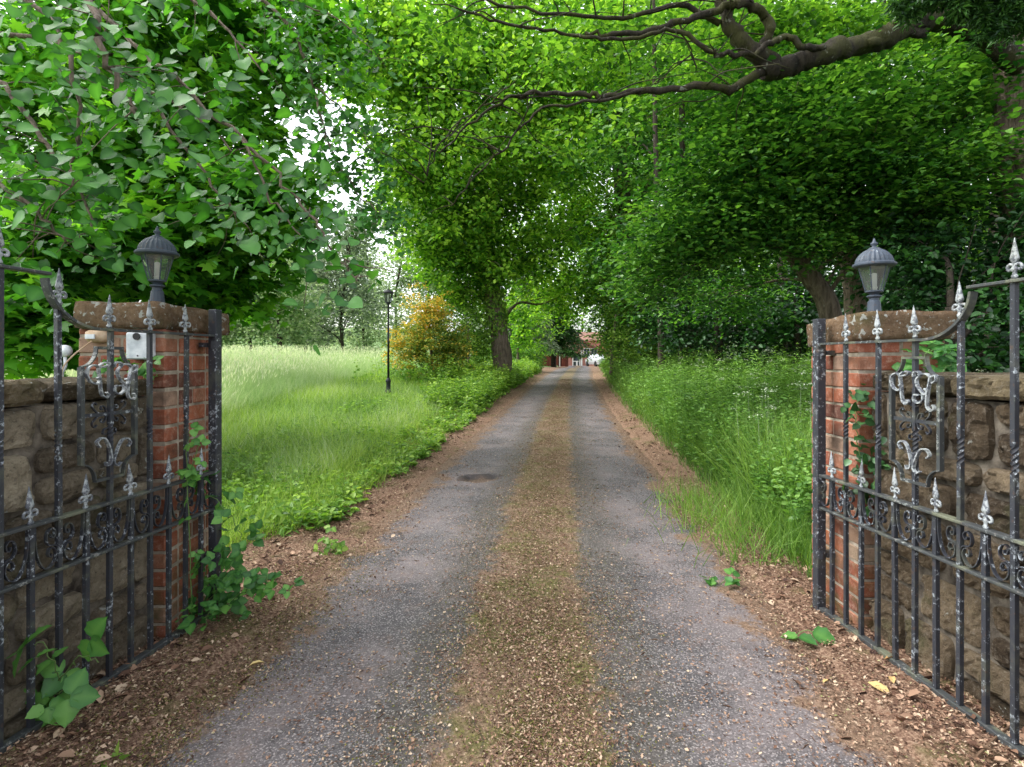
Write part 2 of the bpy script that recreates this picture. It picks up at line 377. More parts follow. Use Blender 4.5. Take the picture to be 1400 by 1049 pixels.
def roadfn(n):
    p = pos(n); o = tintattr(n); ao = n.math('ABSOLUTE', o)
    k = n.noise(p, 2.2, 5, .6); k2 = n.noise(p, 9, 6, .7); g = n.noise(p, 210, 3, .6); v = n('ShaderNodeTexVoronoi', {'Vector': p, 'Scale': 175.0}).outputs['Color']
    vv = n('ShaderNodeSeparateColor', {0: v}).outputs[0]
    base = n.ramp(k, [(.3, (.066, .062, .066)), (.7, (.140, .130, .134))])
    base = n.mix(n.step(vv, .72, .95), base, (.30, .275, .27)); base = n.mix(n.math('MULTIPLY', n.math('SUBTRACT', 1.0, n.step(vv, .1, .25)), .8), base, (.04, .037, .037))
    stain = n.math('MULTIPLY', n.step(n.noise(p, 1.1, 4), .42, .62), .35); base = n.mix(stain, base, (.27, .22, .215))
    # dark mossy rims either side of the crown
    w = n.math('ADD', ao, n.math('ADD', n.math('MULTIPLY', n.math('SUBTRACT', k2, .5), .45), n.math('MULTIPLY', n.math('SUBTRACT', n.noise(p, 1.7, 4), .5), .25)))
    rim = n.math('SUBTRACT', 1.0, n.step(w, .42, .74)); base = n.mix(n.math('MULTIPLY', rim, .66), base, n.mix(n.step(vv, .8, .95), (.055, .05, .04), (.24, .22, .19)))
    lit = n.ramp(n.noise(p, 75, 8, .8), [(.32, (.04, .026, .018)), (.45, (.12, .075, .048)), (.56, (.25, .165, .11)), (.70, (.42, .32, .23))])
    moss = n.ramp(n.noise(p, 50, 6, .75), [(.3, (.035, .035, .010)), (.65, (.17, .16, .05))])
    mid = n.mix(n.math('MULTIPLY', n.step(n.noise(p, 2.4, 6, .75), .44, .60), .9), lit, moss)
    col = n.mix(n.math('SUBTRACT', 1.0, n.step(w, .25, .35)), base, mid)
    e = n.math('ADD', ao, n.math('MULTIPLY', n.math('SUBTRACT', n.noise(p, 2.2, 9, .78), .5), 1.3))
    col = n.mix(n.step(e, 1.12, 1.24), col, lit)
    # damp patches of brown dust in the tracks
    dust = n.math('MULTIPLY', n.step(n.noise(p, 5.5, 8, .8), .52, .70), .45); col = n.mix(dust, col, (.24, .15, .11))
    pd = n('ShaderNodeVectorMath', {0: n('ShaderNodeMapping', {'Vector': p, 'Location': (.36/.25, -6.25/.22, 0), 'Scale': (1/.25, 1/.22, 0)}).outputs[0]}, operation='LENGTH').outputs['Value']
    pe = n.math('ADD', pd, n.math('MULTIPLY', n.math('SUBTRACT', k2, .5), .35))
    sy = n('ShaderNodeSeparateXYZ', {0: p}).outputs[1]; col = n.mix(n.math('MULTIPLY', n.math('MULTIPLY', n.math('SUBTRACT', 1.0, n.step(pe, 1.0, 1.15)), n.step(sy, 6.18, 6.36)), .85), col, (.04, .035, .033)); col = n.mix(n.math('MULTIPLY', n.math('SUBTRACT', 1.0, n.step(pe, .55, 1.0)), .7), col, lit)
    cr_ = n('ShaderNodeTexVoronoi', {'Vector': n('ShaderNodeVectorMath', {0: p, 1: n('ShaderNodeVectorMath', {0: n('ShaderNodeTexNoise', {'Vector': p, 'Scale': 3.0}).outputs['Color'], 1: (.5, .5, .5)}, operation='MULTIPLY').outputs[0]}, operation='ADD').outputs[0], 'Scale': 1.1}, feature='DISTANCE_TO_EDGE').outputs[0]
    ck = n.math('MULTIPLY', n.math('SUBTRACT', 1.0, n.step(cr_, .0, .012)), n.math('MULTIPLY', n.step(n.noise(p, .9, 2), .52, .6), .7)); col = n.mix(ck, col, (.035, .03, .028))
    h = n.math('ADD', n.math('MULTIPLY', g, .5), vv)
    return n.pbsdf(col, .82, n.bump(h, .7, .006), .35)
M['road'] = simplemat('worn_asphalt', roadfn)
rd = link('driveway', grid_mesh('driveway', X, Y, Z, O), M['road']); tag(rd, kind='structure')
rd.data.polygons.foreach_set('use_smooth', [True]*len(rd.data.polygons))
# ------------------------------------------------------------------ leaf litter
def rnd(n): return rng.random(n)
def scatter_y(n, a, b, e=1.0):             # more of them close up
    u = rnd(n)
    if e == 1.0: return a*(b/a)**u
    k = 1-e; return (a**k+u*(b**k-a**k))**(1/k)
def rotrand(n, tilt):
    nr = np.stack([rng.normal(0, tilt, n), rng.normal(0, tilt, n), np.ones(n)], 1); a = rnd(n)*2*PI
    return frames(nr, np.stack([np.cos(a), np.sin(a), rng.normal(0, tilt*.5, n)], 1))
parts = []
def flecks(n, sampler, s0, s1, tm, asp=(1, 1), tl=(0, 1), tilt=.45, a=1.35, b=26):
    y = scatter_y(n, a, b); o = sampler(n); x = cxf(y)+o
    keep = np.abs(x) < y*.98+.3; x, y = x[keep], y[keep]; n = len(x)
    kp = np.array([mnoise.noise(Vector((q*2.6, r*1.6, 9))) for q, r in zip(x, y)]) > rng.uniform(-.75, .25, n); x, y = x[kp], y[kp]; n = len(x)
    s = (s0+(s1-s0)*rnd(n)**2)*(1+y*.03); sc = np.stack([s*(asp[0]+(asp[1]-asp[0])*rnd(n)), s, s], 1)
    z = H(x, y)+.004+.012*rnd(n)**2
    parts.append(inst(*tm, np.stack([x, y, z], 1), rotrand(n, tilt), sc, tl[0]+(tl[1]-tl[0])*rnd(n)))
flecks(85000, lambda n: rng.normal(0, .21, n), .005, .018, DIAM, (.35, 1.0), (.1, .95))
flecks(85000, lambda n: np.sign(rnd(n)-.5)*(1.55+rng.normal(0, .27, n)), .005, .022, DIAM, (.35, 1.0), (.0, .92))
flecks(60000, lambda n: np.sign(rnd(n)-.5)*rng.uniform(1.2, 2.4, n), .006, .020, DIAM, (.3, .9), (.1, 1), .5, 1.35, 6)
flecks(44000, lambda n: rng.uniform(-1.4, 1.4, n), .005, .018, DIAM, (.4, 1.1), (.2, .95), .3)
flecks(9000, lambda n: rng.normal(0, .24, n), .015, .045, DIAM, (.04, .07), (.65, 1.), .3)
flecks(3500, lambda n: rng.uniform(-1.9, 1.9, n), .015, .05, DIAM, (.035, .07), (.45, .95), .25)
flecks(3000, lambda n: np.sign(rnd(n)-.5)*(1.75+rng.normal(0, .22, n)), .03, .06, OVAL, (.7, 1.1), (0, .9), .5, 1.35, 12)
mparts = parts; parts = []
flecks(50000, lambda n: rng.normal(0, .26, n), .005, .012, DIAM, (.4, .9), (.2, 1), .8, 1.35, 14)
flecks(16000, lambda n: -1.35-rng.normal(0, .18, n), .005, .012, DIAM, (.4, .9), (.2, 1), .8, 1.35, 4)
M['moss'] = simplemat('moss', lambda n: n.pbsdf(n.ramp(tintattr(n), [(0, (.035, .038, .012)), (.6, (.13, .13, .032)), (1, (.24, .23, .06))]), .95))
tag(link('moss', fast_mesh('moss', parts), M['moss']), 'olive moss growing in patches along the crown of the drive', 'moss', kind='stuff'); parts = mparts
tag(link('fallen_leaf_litter', fast_mesh('fallen_leaf_litter', parts), M['litter']), 'brown leaf litter and needles scattered along the driveway crown and edges', 'leaf litter', kind='stuff')
# ------------------------------------------------------------------ gates
def bar_mesh(name, h, tw=None, w=.0175):
    zs = [0.0]; 
    if tw: zs += list(np.linspace(tw[0], tw[1], 25))
    zs.append(h); vs = []
    for z in zs:
        a = PI/4+(0 if not tw else 2.5*PI*np.clip((z-tw[0])/(tw[1]-tw[0]), 0, 1))
        for k in range(4): vs.append((w*.7071*math.cos(a+k*PI/2), w*.7071*math.sin(a+k*PI/2), z))
    m = len(zs); b = MB(); b.add(vs, [(i*4+k, i*4+(k+1) % 4, (i+1)*4+(k+1) % 4, (i+1)*4+k) for i in range(m-1) for k in range(4)]+[(3, 2, 1, 0), tuple((m-1)*4+k for k in range(4))])
    me = b.mesh(name); me.materials.append(M['iron']); return me
def spear_mesh():
    b = MB()
    b.lathe([(.010, 0), (.0125, .004), (.0125, .010), (.008, .014), (.008, .022), (.014, .030), (.014, .036), (.008, .042), (.008, .055), (.0135, .060), (.018, .068), (.0155, .078), (.0095, .105), (.004, .130), (.001, .142)], 8, squash=.55)
    for s in (-1, 1):
        uv = cr([(s*.006, .046), (s*.016, .050), (s*.026, .044), (s*.027, .033), (s*.020, .029), (s*.016, .034)], 5)
        b.tube([(u, 0, v) for u, v in uv], np.linspace(.006, .0045, len(uv)), 6)
    me = b.mesh('spearhead', True); me.materials.append(M['ironpale']); return me
SPEAR = spear_mesh()
def frieze_scroll(h, w):
    # one scroll in the cell between a short bar (x=0) and a tall bar (x=w); z from 0 to h
    b = MB()
    uv = cr([(.012, h), (.013, h*.72), (.020, h*.40), (.038, h*.14), (.060, h*.06), (.082, h*.14), (.092, h*.30), (.084, h*.44), (.068, h*.45), (.062, h*.34), (.070, h*.28), (.077, h*.33)], 5)
    b.ribbon(uv, .014, .004)
    uv = cr([(.096, h*.44), (.086, h*.50), (.066, h*.52), (.055, h*.64), (.060, h*.80), (.076, h*.86), (.088, h*.78), (.085, h*.68), (.075, h*.67), (.072, h*.74)], 5)
    b.ribbon(uv, .014, .004)
    return b.mesh('scroll')
def zp(pts, sgn):                            # letters traced from the photo, in panel units
    return [(sgn*(x-487)*.00080, 1.37-(y-148)*.000672) for x, y in pts]
def make_gate(name, label, loc, rotz, vs, vlow, letters, side):
    g = empty(name, loc, rotz); tag(g, label, 'gate', 'pair of open iron driveway gates')
    SP = .1083; LEAF = 16*SP
    vup = .735*vs; flat = 1.448*vs; top = 1.64*vs
    b = MB(); b.box(-.024, .024, -.024, .024, -.03, 1.585*vs, bev=.003); b.build('hinge_post', M['iron'], g)
    b = MB(); b.box(LEAF-.02, LEAF+.02, -.02, .02, .0, top+.02, bev=.003); b.build('end_post', M['iron'], g)
    for (nm, z0, z1, w) in (('bottom_rail', .0, .022, .036), ('lower_rail', vlow-.006, vlow+.006, .036), ('upper_rail', vup-.006, vup+.006, .040)):
        b = MB(); n = 40
        for i in range(n):
            u0 = .025+(LEAF-.05)*i/n; u1 = .025+(LEAF-.05)*(i+1)/n
        b.box(.025, LEAF-.021, -w/2, w/2, z0, z1, bev=.002); b.build(nm, M['ironrail'], g)
    tr = [(.0, flat), (.25, flat), (.5, flat), (.70, flat)]+[(.70+.225*math.sin(a), flat+(top-flat)*(1-math.cos(a))) for a in np.linspace(.15, 1.48, 8)]
    b = MB(); b.ribbon(cr(tr, 4), .032, .011)
    b.box(.91, LEAF-.021, -.018, .018, top-.006, top+.006, bev=.002); b.build('top_rail', M['ironrail'], g)
    hs = vup+.004; ht = flat+.008; hT = top+.01
    shortm = bar_mesh('bar', hs-.022); tallm = bar_mesh('bar', ht-.022, (.94*vs, 1.04*vs)); uppm = bar_mesh('bar', hT-.022, (.94*vs, 1.04*vs))
    hc = 1.53*vs; curvem = bar_mesh('bar', hc-.022, (.94*vs, 1.04*vs))
    for i in range(1, 16):
        u = i*SP
        if i % 2: me, h = shortm, hs
        elif u < .80: me, h = tallm, ht
        elif u < .92: me, h = curvem, hc
        else: me, h = uppm, hT
        link('bar', me, None, g, (u, 0, .022)).rotation_euler = (random.uniform(-.004, .004), random.uniform(-.004, .004), 0)
        o = link('spearhead', SPEAR, None, g, (u, 0, h)); o.rotation_euler = (random.uniform(-.03, .03), random.uniform(-.05, .05), random.uniform(-.2, .2))
    sc = frieze_scroll(vup-vlow-.012, SP); sc.materials.append(M['iron'])
    for i in range(0, 16):
        o = link('scroll', sc, None, g, ((i*SP) if i % 2 else (i+1)*SP, 0, vlow+.006))
        if i % 2 == 0: o.scale = (-1, 1, 1)
    # monogram panel round the third tall bar
    pn = empty('monogram_panel', (0, 0, 0)); pn.parent = g; pn.location = (6*SP, 0, 0)
    b = MB(); a_ = .128; vz = lambda v: v*vs
    for s in (-1, 1):
        b.box(s*a_-.008, s*a_+.008, -.010, .010, vz(.912), vz(1.295))
        b.ribbon([(s*(a_-.066*math.sin(t)), vz(1.37)-.075*math.cos(t)) for t in np.linspace(0, PI/2, 8)], .018, .006)
        b.ribbon([(s*(a_-.060*math.sin(t)), vz(.912)-.072*(1-math.cos(t))) for t in np.linspace(0, PI/2, 8)], .018, .006)
    b.box(-.064, .064, -.010, .010, vz(1.366), vz(1.378)); b.box(-.068, .068, -.010, .010, vz(.832), vz(.843))
    b.build('panel_frame', M['ironrail'], pn)
    yo = -side*.014
    Q = [[(445, 232), (470, 238), (455, 255), (412, 262), (385, 247), (352, 262), (343, 305), (365, 348), (402, 358), (416, 336), (402, 322)],
         [(430, 236), (408, 262), (415, 330), (420, 395), (430, 432), (452, 444), (466, 430), (454, 414)]]
    R = [[(500, 262), (504, 238), (530, 232), (545, 252), (520, 285), (530, 330), (572, 372), (588, 350), (572, 336)],
         [(560, 372), (560, 410), (530, 430), (502, 412), (508, 380), (540, 378)],
         [(535, 250), (580, 244), (612, 262), (640, 252), (640, 285), (618, 300)],
         [(608, 262), (596, 330), (586, 400), (588, 448), (612, 470), (632, 456), (622, 432)]]
    def vsf(uv): return cr([(u, v*vs) for u, v in uv], 5)
    for nm, L in (('letter', Q), ('letter', R)):
        b = MB()
        for st in L: b.ribbon(vsf(zp(st, letters)), .015, .006, yo)
        b.build(nm, M['ironpale'], pn)
    b = MB()
    for st in ([(415, 740), (398, 706), (430, 686), (458, 716), (480, 790), (478, 845), (456, 858), (450, 836)], [(585, 765), (602, 742), (580, 712), (545, 722), (515, 782), (498, 845), (520, 872), (542, 856)]):
        b.ribbon(vsf(zp(st, letters)), .015, .006, yo)
    b.build('vee_scroll', M['ironpale'], pn)
    b = MB(); b.box(-.115, .115, -.004, .004, vz(1.095), vz(1.11))
    for sx in (-1, 1):
        for sy in (-1, 1):
            b.ribbon(vsf([(sx*u, 1.1025+sy*v) for u, v in ((.012, .0), (.022, .028), (.036, .034), (.040, .022), (.031, .018))]), .010, .004)
            b.ribbon(vsf([(sx*u, 1.1025+sy*v) for u, v in ((.045, .004), (.062, .012), (.080, .034), (.070, .050), (.060, .040))]), .010, .004)
        b.ribbon(vsf([(sx*u, v) for u, v in ((.006, 1.165), (.026, 1.170), (.030, 1.188), (.016, 1.190))]), .010, .004)
        b.ribbon(vsf([(sx*u, v) for u, v in ((.006, 1.045), (.026, 1.040), (.030, 1.022), (.016, 1.020))]), .010, .004)
    b.build('cross_scroll', M['iron'], pn)
    # hinge brackets near the top and low down
    for z in (1.40*vs, .30):
        b = MB(); b.box(-.030, .030, side*.026, side*.075, z-.012, z+.012); b.lathe([(.032, -.02), (.032, .02)], 10, (0, 0, z)); b.build('hinge', M['iron'], g)
    return g
d = np.array([.0731, -.9973]); RG = make_gate('iron_gate', 'black spear topped iron gate swung open against the wall on the right', (1.68, 3.0, 0), math.atan2(d[1], d[0]), 1.0, .56, 1, 1)
d = np.array([-.158, -.9875]); LG = make_gate('iron_gate', 'black spear topped iron gate swung open on the left, beside the doorbell pillar', (-1.608, 2.971, 0), math.atan2(d[1], d[0]), 1.03, .56, -1, -1)
# ------------------------------------------------------------------ brick pillars
def make_pillar(label, x0, x1, y0, y1, h, cap, seed):
    r = random.Random(seed); cx, cy = (x0+x1)/2, (y0+y1)/2
    g = empty('brick_pillar', (cx, cy, 0)); tag(g, label, 'pillar', 'gate pillars')
    b = MB(); b.box(x0-cx+.006, x1-cx-.006, y0-cy+.006, y1-cy-.006, -.1, h); b.build('mortar_core', M['mortar'], g)
    b = MB(); W, D = x1-x0, y1-y0; ch = .0885; J = .013; hx, hy = W/2, D/2; dp = .105
    for k in range(int(h/ch)+1):
        z0 = k*ch-.02; z1 = min(z0+ch-J, h)
        if z1-z0 < .02: continue
        def cuts(L, odd):
            if odd: c = [0, L*.24, L*.76, L]
            else: c = [0, L*.5, L]
            return c
        for (L, ax) in ((W, 'x'), (D, 'y')):
            for s in (-1, 1):
                odd = (k+(ax == 'y')) % 2; c = cuts(L, odd)
                for i in range(len(c)-1):
                    a0, a1 = c[i]-L/2+(J/2 if i else .001), c[i+1]-L/2-(J/2 if i < len(c)-2 else .001)
                    if ax == 'y': a0 = max(a0, -L/2+dp+J); a1 = min(a1, L/2-dp-J)
                    if a1-a0 < .03: continue
                    else: a0 = max(a0, -L/2+.001); a1 = min(a1, L/2-.001)
                    pr = r.uniform(-.003, .003); t = r.choice([r.random(), r.uniform(.3, .8)])
                    if ax == 'x':
                        yo = s*hy; b.box(a0, a1, min(yo+s*pr, yo-s*dp), max(yo+s*pr, yo-s*dp), z0+r.uniform(-.003, .003), z1+r.uniform(-.003, .002), t, r.uniform(.004, .008))
                    else:
                        xo = s*hx; b.box(min(xo+s*pr, xo-s*dp), max(xo+s*pr, xo-s*dp), a0, a1, z0+r.uniform(-.002, .002), z1, t, .004)
    o = b.build('brickwork', M['brick'], g)
    # cap: rough slab from corner polygon [(x,y,zb,zt)*4]
    b = MB(); n = 12; vs = []; idx = {}
    c = np.array(cap, float)
    def bl(u, v, k): return ((1-u)*(1-v)*c[0][k]+u*(1-v)*c[1][k]+u*v*c[2][k]+(1-u)*v*c[3][k])
    m = 5
    def put(i, j, l):
        key = (i, j, l)
        if key in idx: return idx[key]
        u, v = i/n, j/n; x, y = bl(u, v, 0), bl(u, v, 1); z = bl(u, v, 2)+(bl(u, v, 3)-bl(u, v, 2))*l/m
        q = Vector((x*9, y*9, z*9)); k = .014
        edge = (i in (0, n))+(j in (0, n))+(l in (0, m))
        ctr = np.array([c[:, 0].mean(), c[:, 1].mean(), (c[:, 2].mean()+c[:, 3].mean())/2]); p = np.array([x, y, z])
        sh = 0 if edge < 2 else (.006 if edge == 2 else .011)
        dv = ctr-p; dv[2] *= 2.5; dv /= np.linalg.norm(dv)+1e-9; p = p+dv*sh*(1+.8*mnoise.noise(q*1.7))+np.array(mnoise.noise_vector(q))*k*.6+np.array(mnoise.noise_vector(q*3))*k*.25
        idx[key] = len(vs); vs.append(p-np.array([cx, cy, 0])); return idx[key]
    fs = []
    for i in range(n):
        for j in range(n):
            fs.append((put(i, j, m), put(i+1, j, m), put(i+1, j+1, m), put(i, j+1, m))); fs.append((put(i, j, 0), put(i, j+1, 0), put(i+1, j+1, 0), put(i+1, j, 0)))
    for i in range(n):
        for l in range(m):
            fs.append((put(i, 0, l), put(i+1, 0, l), put(i+1, 0, l+1), put(i, 0, l+1))); fs.append((put(i, n, l), put(i, n, l+1), put(i+1, n, l+1), put(i+1, n, l)))
            fs.append((put(0, i, l), put(0, i, l+1), put(0, i+1, l+1), put(0, i+1, l))); fs.append((put(n, i, l), put(n, i+1, l), put(n, i+1, l+1), put(n, i, l+1)))
    b.add(vs, fs); b.build('capstone', M['cap'], g, True)
    return g
make_pillar('red brick gate pillar carrying a doorbell box and bulb sensor, with bramble at its foot', -2.13, -1.70, 2.69, 3.16, 1.515,
            [(-2.125, 2.645, 1.515, 1.645), (-1.700, 2.645, 1.515, 1.645), (-1.648, 3.21, 1.50, 1.632), (-2.16, 3.21, 1.50, 1.632)], 3)
make_pillar('paler red brick gate pillar on the right with ivy on its face and dry stone wall joined', 1.755, 2.20, 2.78, 3.22, 1.462,
            [(1.742, 2.735, 1.462, 1.611), (2.235, 2.735, 1.466, 1.611), (2.24, 3.26, 1.44, 1.58), (1.748, 3.26, 1.435, 1.575)], 5)
# ------------------------------------------------------------------ stone walls
def block(b, x0, x1, z0, z1, dep, r, t, n=9, rough=.009):
    # rounded rough block, local frame: face towards -y, x along the wall
    w, h = (x1-x0)/2, (z1-z0)/2; cx, cz = (x0+x1)/2, (z0+z1)/2; vs = []; idx = {}
    sx = r.uniform(0, 99); face = r.uniform(-.012, .025)
    nn = [max(6, int(w*2/.018)), 3, max(6, int(h*2/.018))]
    def put(i, j, k):
        key = (i, j, k)
        if key in idx: return idx[key]
        a, c_, e = i/nn[0]*2-1, j/nn[1]*2-1, k/nn[2]*2-1
        pw = 14.0; l = (abs(a)**pw+abs(e)**pw)**(1/pw); mx = max(abs(a), abs(e))
        f = (mx/l) if l > 0 else 1
        rd_ = 1-.17*max(0, -c_)**2*((a*a+e*e)/2)
        p = np.array([cx+a*f*w*rd_, 0, cz+e*f*h*rd_]); yy = -face-(.012)*(1-max(abs(a), abs(e))**8) if c_ < 0 else 0
        p[1] = (yy if j == 0 else dep*(j/nn[1]))
        q = Vector((p[0]*7+sx, p[2]*7, p[1]*7)); cell = mnoise.cell(Vector((p[0]*11+sx+2*mnoise.noise(q*1.5), p[2]*17+2*mnoise.noise(q*1.8), 1))); p = p+np.array(mnoise.noise_vector(q))*rough*.8+np.array(mnoise.noise_vector(q*3.1))*rough*.5; p[1] -= (cell-.5)*.010+(1-abs(mnoise.noise(q*2.2))*2)*.006
        idx[key] = len(vs); vs.append(p); return idx[key]
    fs = []; A, B_, D_ = nn
    for i in range(A):
        for k in range(D_):
            fs.append((put(i, 0, k), put(i+1, 0, k), put(i+1, 0, k+1), put(i, 0, k+1))); fs.append((put(i, B_, k), put(i, B_, k+1), put(i+1, B_, k+1), put(i+1, B_, k)))
    for i in range(A):
        for j in range(B_):
            fs.append((put(i, j, D_), put(i+1, j, D_), put(i+1, j+1, D_), put(i, j+1, D_))); fs.append((put(i, j, 0), put(i, j+1, 0), put(i+1, j+1, 0), put(i+1, j, 0)))
    for j in range(B_):
        for k in range(D_):
            fs.append((put(0, j, k), put(0, j, k+1), put(0, j+1, k+1), put(0, j+1, k))); fs.append((put(A, j, k), put(A, j+1, k), put(A, j+1, k+1), put(A, j, k+1)))
    b.add(vs, fs, t)
def make_wall(label, p0, p1, ht, sgn, seed, sm_='stone'):
    r = random.Random(seed); L = math.dist(p0, p1); ang = math.atan2(p1[1]-p0[1], p1[0]-p0[0])
    g = empty('stone_wall', (p0[0], p0[1], 0), ang); tag(g, label, 'wall', 'stone walls flanking the gateway')
    # local x along wall from pillar towards the camera; visible face towards +y*sgn
    b = MB(); b.box(0, L, *(sorted((-sgn*.012, -sgn*.33))), -.1, ht-.10); b.build('mortar_core', M['mortardark'], g)
    b = MB(); z = -.05; rows = []
    while z < ht-.12:
        h = r.choice([.11, .14, .17, .21, .24]); h = min(h, ht-.09-z)
        if ht-.09-(z+h) < .07: h = ht-.09-z
        x = r.uniform(-.15, 0)
        while x < L:
            w = r.uniform(.16, .46)*(1.15 if h > .15 else .9); x1 = min(x+w, L)
            if x1-max(x, 0) > .05:
                if h > .2 and r.random() < .35:
                    hm = z+h*r.uniform(.4, .6); block(b, max(x, 0)+.004, x1-.004, z+.005, hm-.006, .28, r, r.random()); block(b, max(x, 0)+.004, x1-.004, hm+.006, z+h-.005, .28, r, r.random())
                else: block(b, max(x, 0)+.004, x1-.004, z+.005+r.uniform(-.006, .006), z+h-.005+r.uniform(-.006, .006), .28, r, r.random())
            x = x1
            if x >= L: break
        z += h
    for v in b.v: v[:, 1] *= -sgn if sgn > 0 else 1; 
    if sgn > 0:
        b.f = [f[::-1] for f in b.f]
    b.build('stonework', M[sm_], g, False)
    b = MB(); x = 0
    while x < L:
        w = r.uniform(.35, .6); x1 = min(x+w, L); block(b, x+.003, x1-.003, ht-.095, ht-.002+r.uniform(-.012, .012), .40, r, r.random(), rough=.014); x = x1
    for v in b.v: v[:, 1] = (v[:, 1]-.035)*(-sgn if sgn > 0 else 1)
    if sgn > 0: b.f = [f[::-1] for f in b.f]
    b.build('coping', M['coping'], g, False)
    return g
# left: heading towards camera (-y), the visible face looks to +x, which is the left-hand side of travel (+y local)
make_wall('rough brown stone wall running from the doorbell pillar behind the gate on the left', (-1.765, 2.68), (-2.20, -1.6), 1.285, 1, 11, 'stonepale')
make_wall('rough dark stone wall with lichen spots running behind the gate on the right', (1.825, 2.77), (2.15, -1.6), 1.30, -1, 17)
# ------------------------------------------------------------------ lanterns
U = .001476
def glassmat():
    m, nt, out = newmat('lamp_glass'); n = N(nt)
    gl = n('ShaderNodeBsdfGlossy', {'Color': (.9, .93, .95, 1), 'Roughness': .06}).outputs[0]; tr = n('ShaderNodeBsdfTransparent', {'Color': (.88, .92, .91, 1)}).outputs[0]
    df = n('ShaderNodeBsdfDiffuse', {'Color': (.55, .6, .6, 1)}).outputs[0]
    fr = n('ShaderNodeFresnel', {'IOR': 1.5}).outputs[0]
    a = n('ShaderNodeMixShader', {0: .10, 1: tr, 2: df}).outputs[0]
    nt.links.new(n('ShaderNodeMixShader', {0: n.math('ADD', fr, .06), 1: a, 2: gl}).outputs[0], out.inputs[0]); return m
M['glass'] = glassmat()
M['bulb'] = simplemat('white_lamp_tube', lambda n: n.pbsdf((.75, .73, .68), .5))
def make_lantern(label, loc):
    g = empty('lantern', loc); tag(g, label, 'lantern', 'lanterns on the gate pillars')
    b = MB(); b.lathe([(30*U, 0), (30*U, 4*U), (24*U, 12*U), (20*U, 58*U), (16*U, 62*U), (16*U, 70*U), (24*U, 76*U), (24*U, 80*U), (14*U, 84*U), (20*U, 90*U), (29*U, 93*U), (29*U, 98*U), (10*U, 99*U)], 12); b.build('pedestal', M['lampmetal'], g, False)
    nb = 6; zb, zt, rb, rt = 98*U, 184*U, 28*U, 51*U
    b = MB(); vs = [(r*math.cos(2*PI*k/nb+.3), r*math.sin(2*PI*k/nb+.3), z) for (r, z) in ((rb, zb), (rt, zt)) for k in range(nb)]
    b.add(vs, [(k, (k+1) % nb, nb+(k+1) % nb, nb+k) for k in range(nb)]); b.build('glass', M['glass'], g)
    b = MB()
    for k in range(nb):
        a = 2*PI*k/nb+.3; b.tube([(rb*math.cos(a), rb*math.sin(a), zb), (rt*math.cos(a), rt*math.sin(a), zt)], .0032, 6)
    b.build('glazing_bar', M['lampmetal'], g)
    b = MB(); b.lathe([(8*U, 96*U), (11*U, 110*U), (11*U, 112*U), (9*U, 112*U), (9*U, 160*U), (3*U, 164*U)], 12); b.build('lamp_tube', M['bulb'], g, True)
    b = MB(); b.lathe([(50*U, 183*U), (66*U, 186*U), (70*U, 190*U), (70*U, 196*U), (64*U, 200*U)], 24); b.build('rim', M['lampmetal'], g)
    b = MB(); b.lathe([(62*U, 199*U), (60*U, 210*U), (55*U, 222*U), (46*U, 234*U), (34*U, 244*U), (24*U, 249*U), (20*U, 252*U)], 48, flute=-.05); b.build('dome', M['lampmetal'], g)
    b = MB(); b.lathe([(21*U, 251*U), (16*U, 256*U), (9*U, 258*U), (7*U, 263*U), (12*U, 268*U), (12*U, 273*U), (6*U, 278*U), (3*U, 288*U), (1*U, 292*U)], 12); b.build('finial', M['lampmetal'], g, True)
    return g
LA = make_lantern('blue black lantern on the pillar with the doorbell box', (-1.875, 2.90, 1.638))
LB = copy_tree(LA); LB.location = (1.967, 2.98, 1.592); LB['label'] = 'blue grey lantern on the ivied pillar before dark trees'; LB.rotation_euler.z = .45
# ------------------------------------------------------------------ bits fixed to the left pillar
g = empty('doorbell_box', (-1.80, 2.668, 1.43)); tag(g, 'white plastic doorbell box screwed to the brick pillar under its cap', 'doorbell')
M['plastic'] = simplemat('aged_white_plastic', lambda n: n.pbsdf(n.ramp(n.noise(pos(n), 20, 5), [(.35, (.42, .46, .5)), (.65, (.68, .71, .74))]), .5, spec=.4))
M['blk'] = simplemat('black_rubber', lambda n: n.pbsdf((.02, .02, .022), .5))
M['beige'] = simplemat('yellowed_plastic', lambda n: n.pbsdf(n.ramp(n.noise(pos(n), 16, 5), [(.4, (.38, .25, .15)), (.65, (.60, .46, .32))]), .6))
b = MB(); b.box(-.056, .056, -.035, .022, -.065, .065, bev=.006); b.build('case', M['plastic'], g)
b = MB()
b.tube([(0, -.036, .045), (0, -.042, .045)], .017, 14); b.build('push_button', M['blk'], g)
b = MB(); b.tube([(.004, -.036, -.048), (.004, -.038, -.048)], .004, 8); b.build('screw', M['blk'], g)
g = empty('bulkhead_sensor', (-2.015, 2.668, 1.475)); tag(g, 'round yellowed plastic sensor fixed high on the doorbell pillar', 'sensor')
b = MB(); b.lathe([(.006, -.030), (.038, -.026), (.052, -.012), (.054, .004), (.050, .022), (.030, .034), (.004, .036)], 20, squash=.85); b.build('housing', M['beige'], g, True)
b = MB(); b.box(-.022, .022, -.052, -.046, -.012, .010); b.build('lens', M['plastic'], g)
o = MB().tube(cr([(-2.0, 2.61, 1.452), (-2.04, 2.56, 1.39), (-2.085, 2.55, 1.33), (-2.10, 2.56, 1.27), (-2.09, 2.58, 1.20)], 6), .0035, 6).build('cable', M['beige']); tag(o, 'thin loose beige cable dangling from the round sensor over the wall', 'cable')
g = empty('junction_disc', (-2.135, 2.62, 1.405)); tag(g, 'small round grey junction cover with a dangling lead left of the doorbell pillar', 'junction box')
b = MB(); b.tube([(0, -.012, 0), (0, .012, 0)], .028, 16); b.build('cover', M['plastic'], g, True)
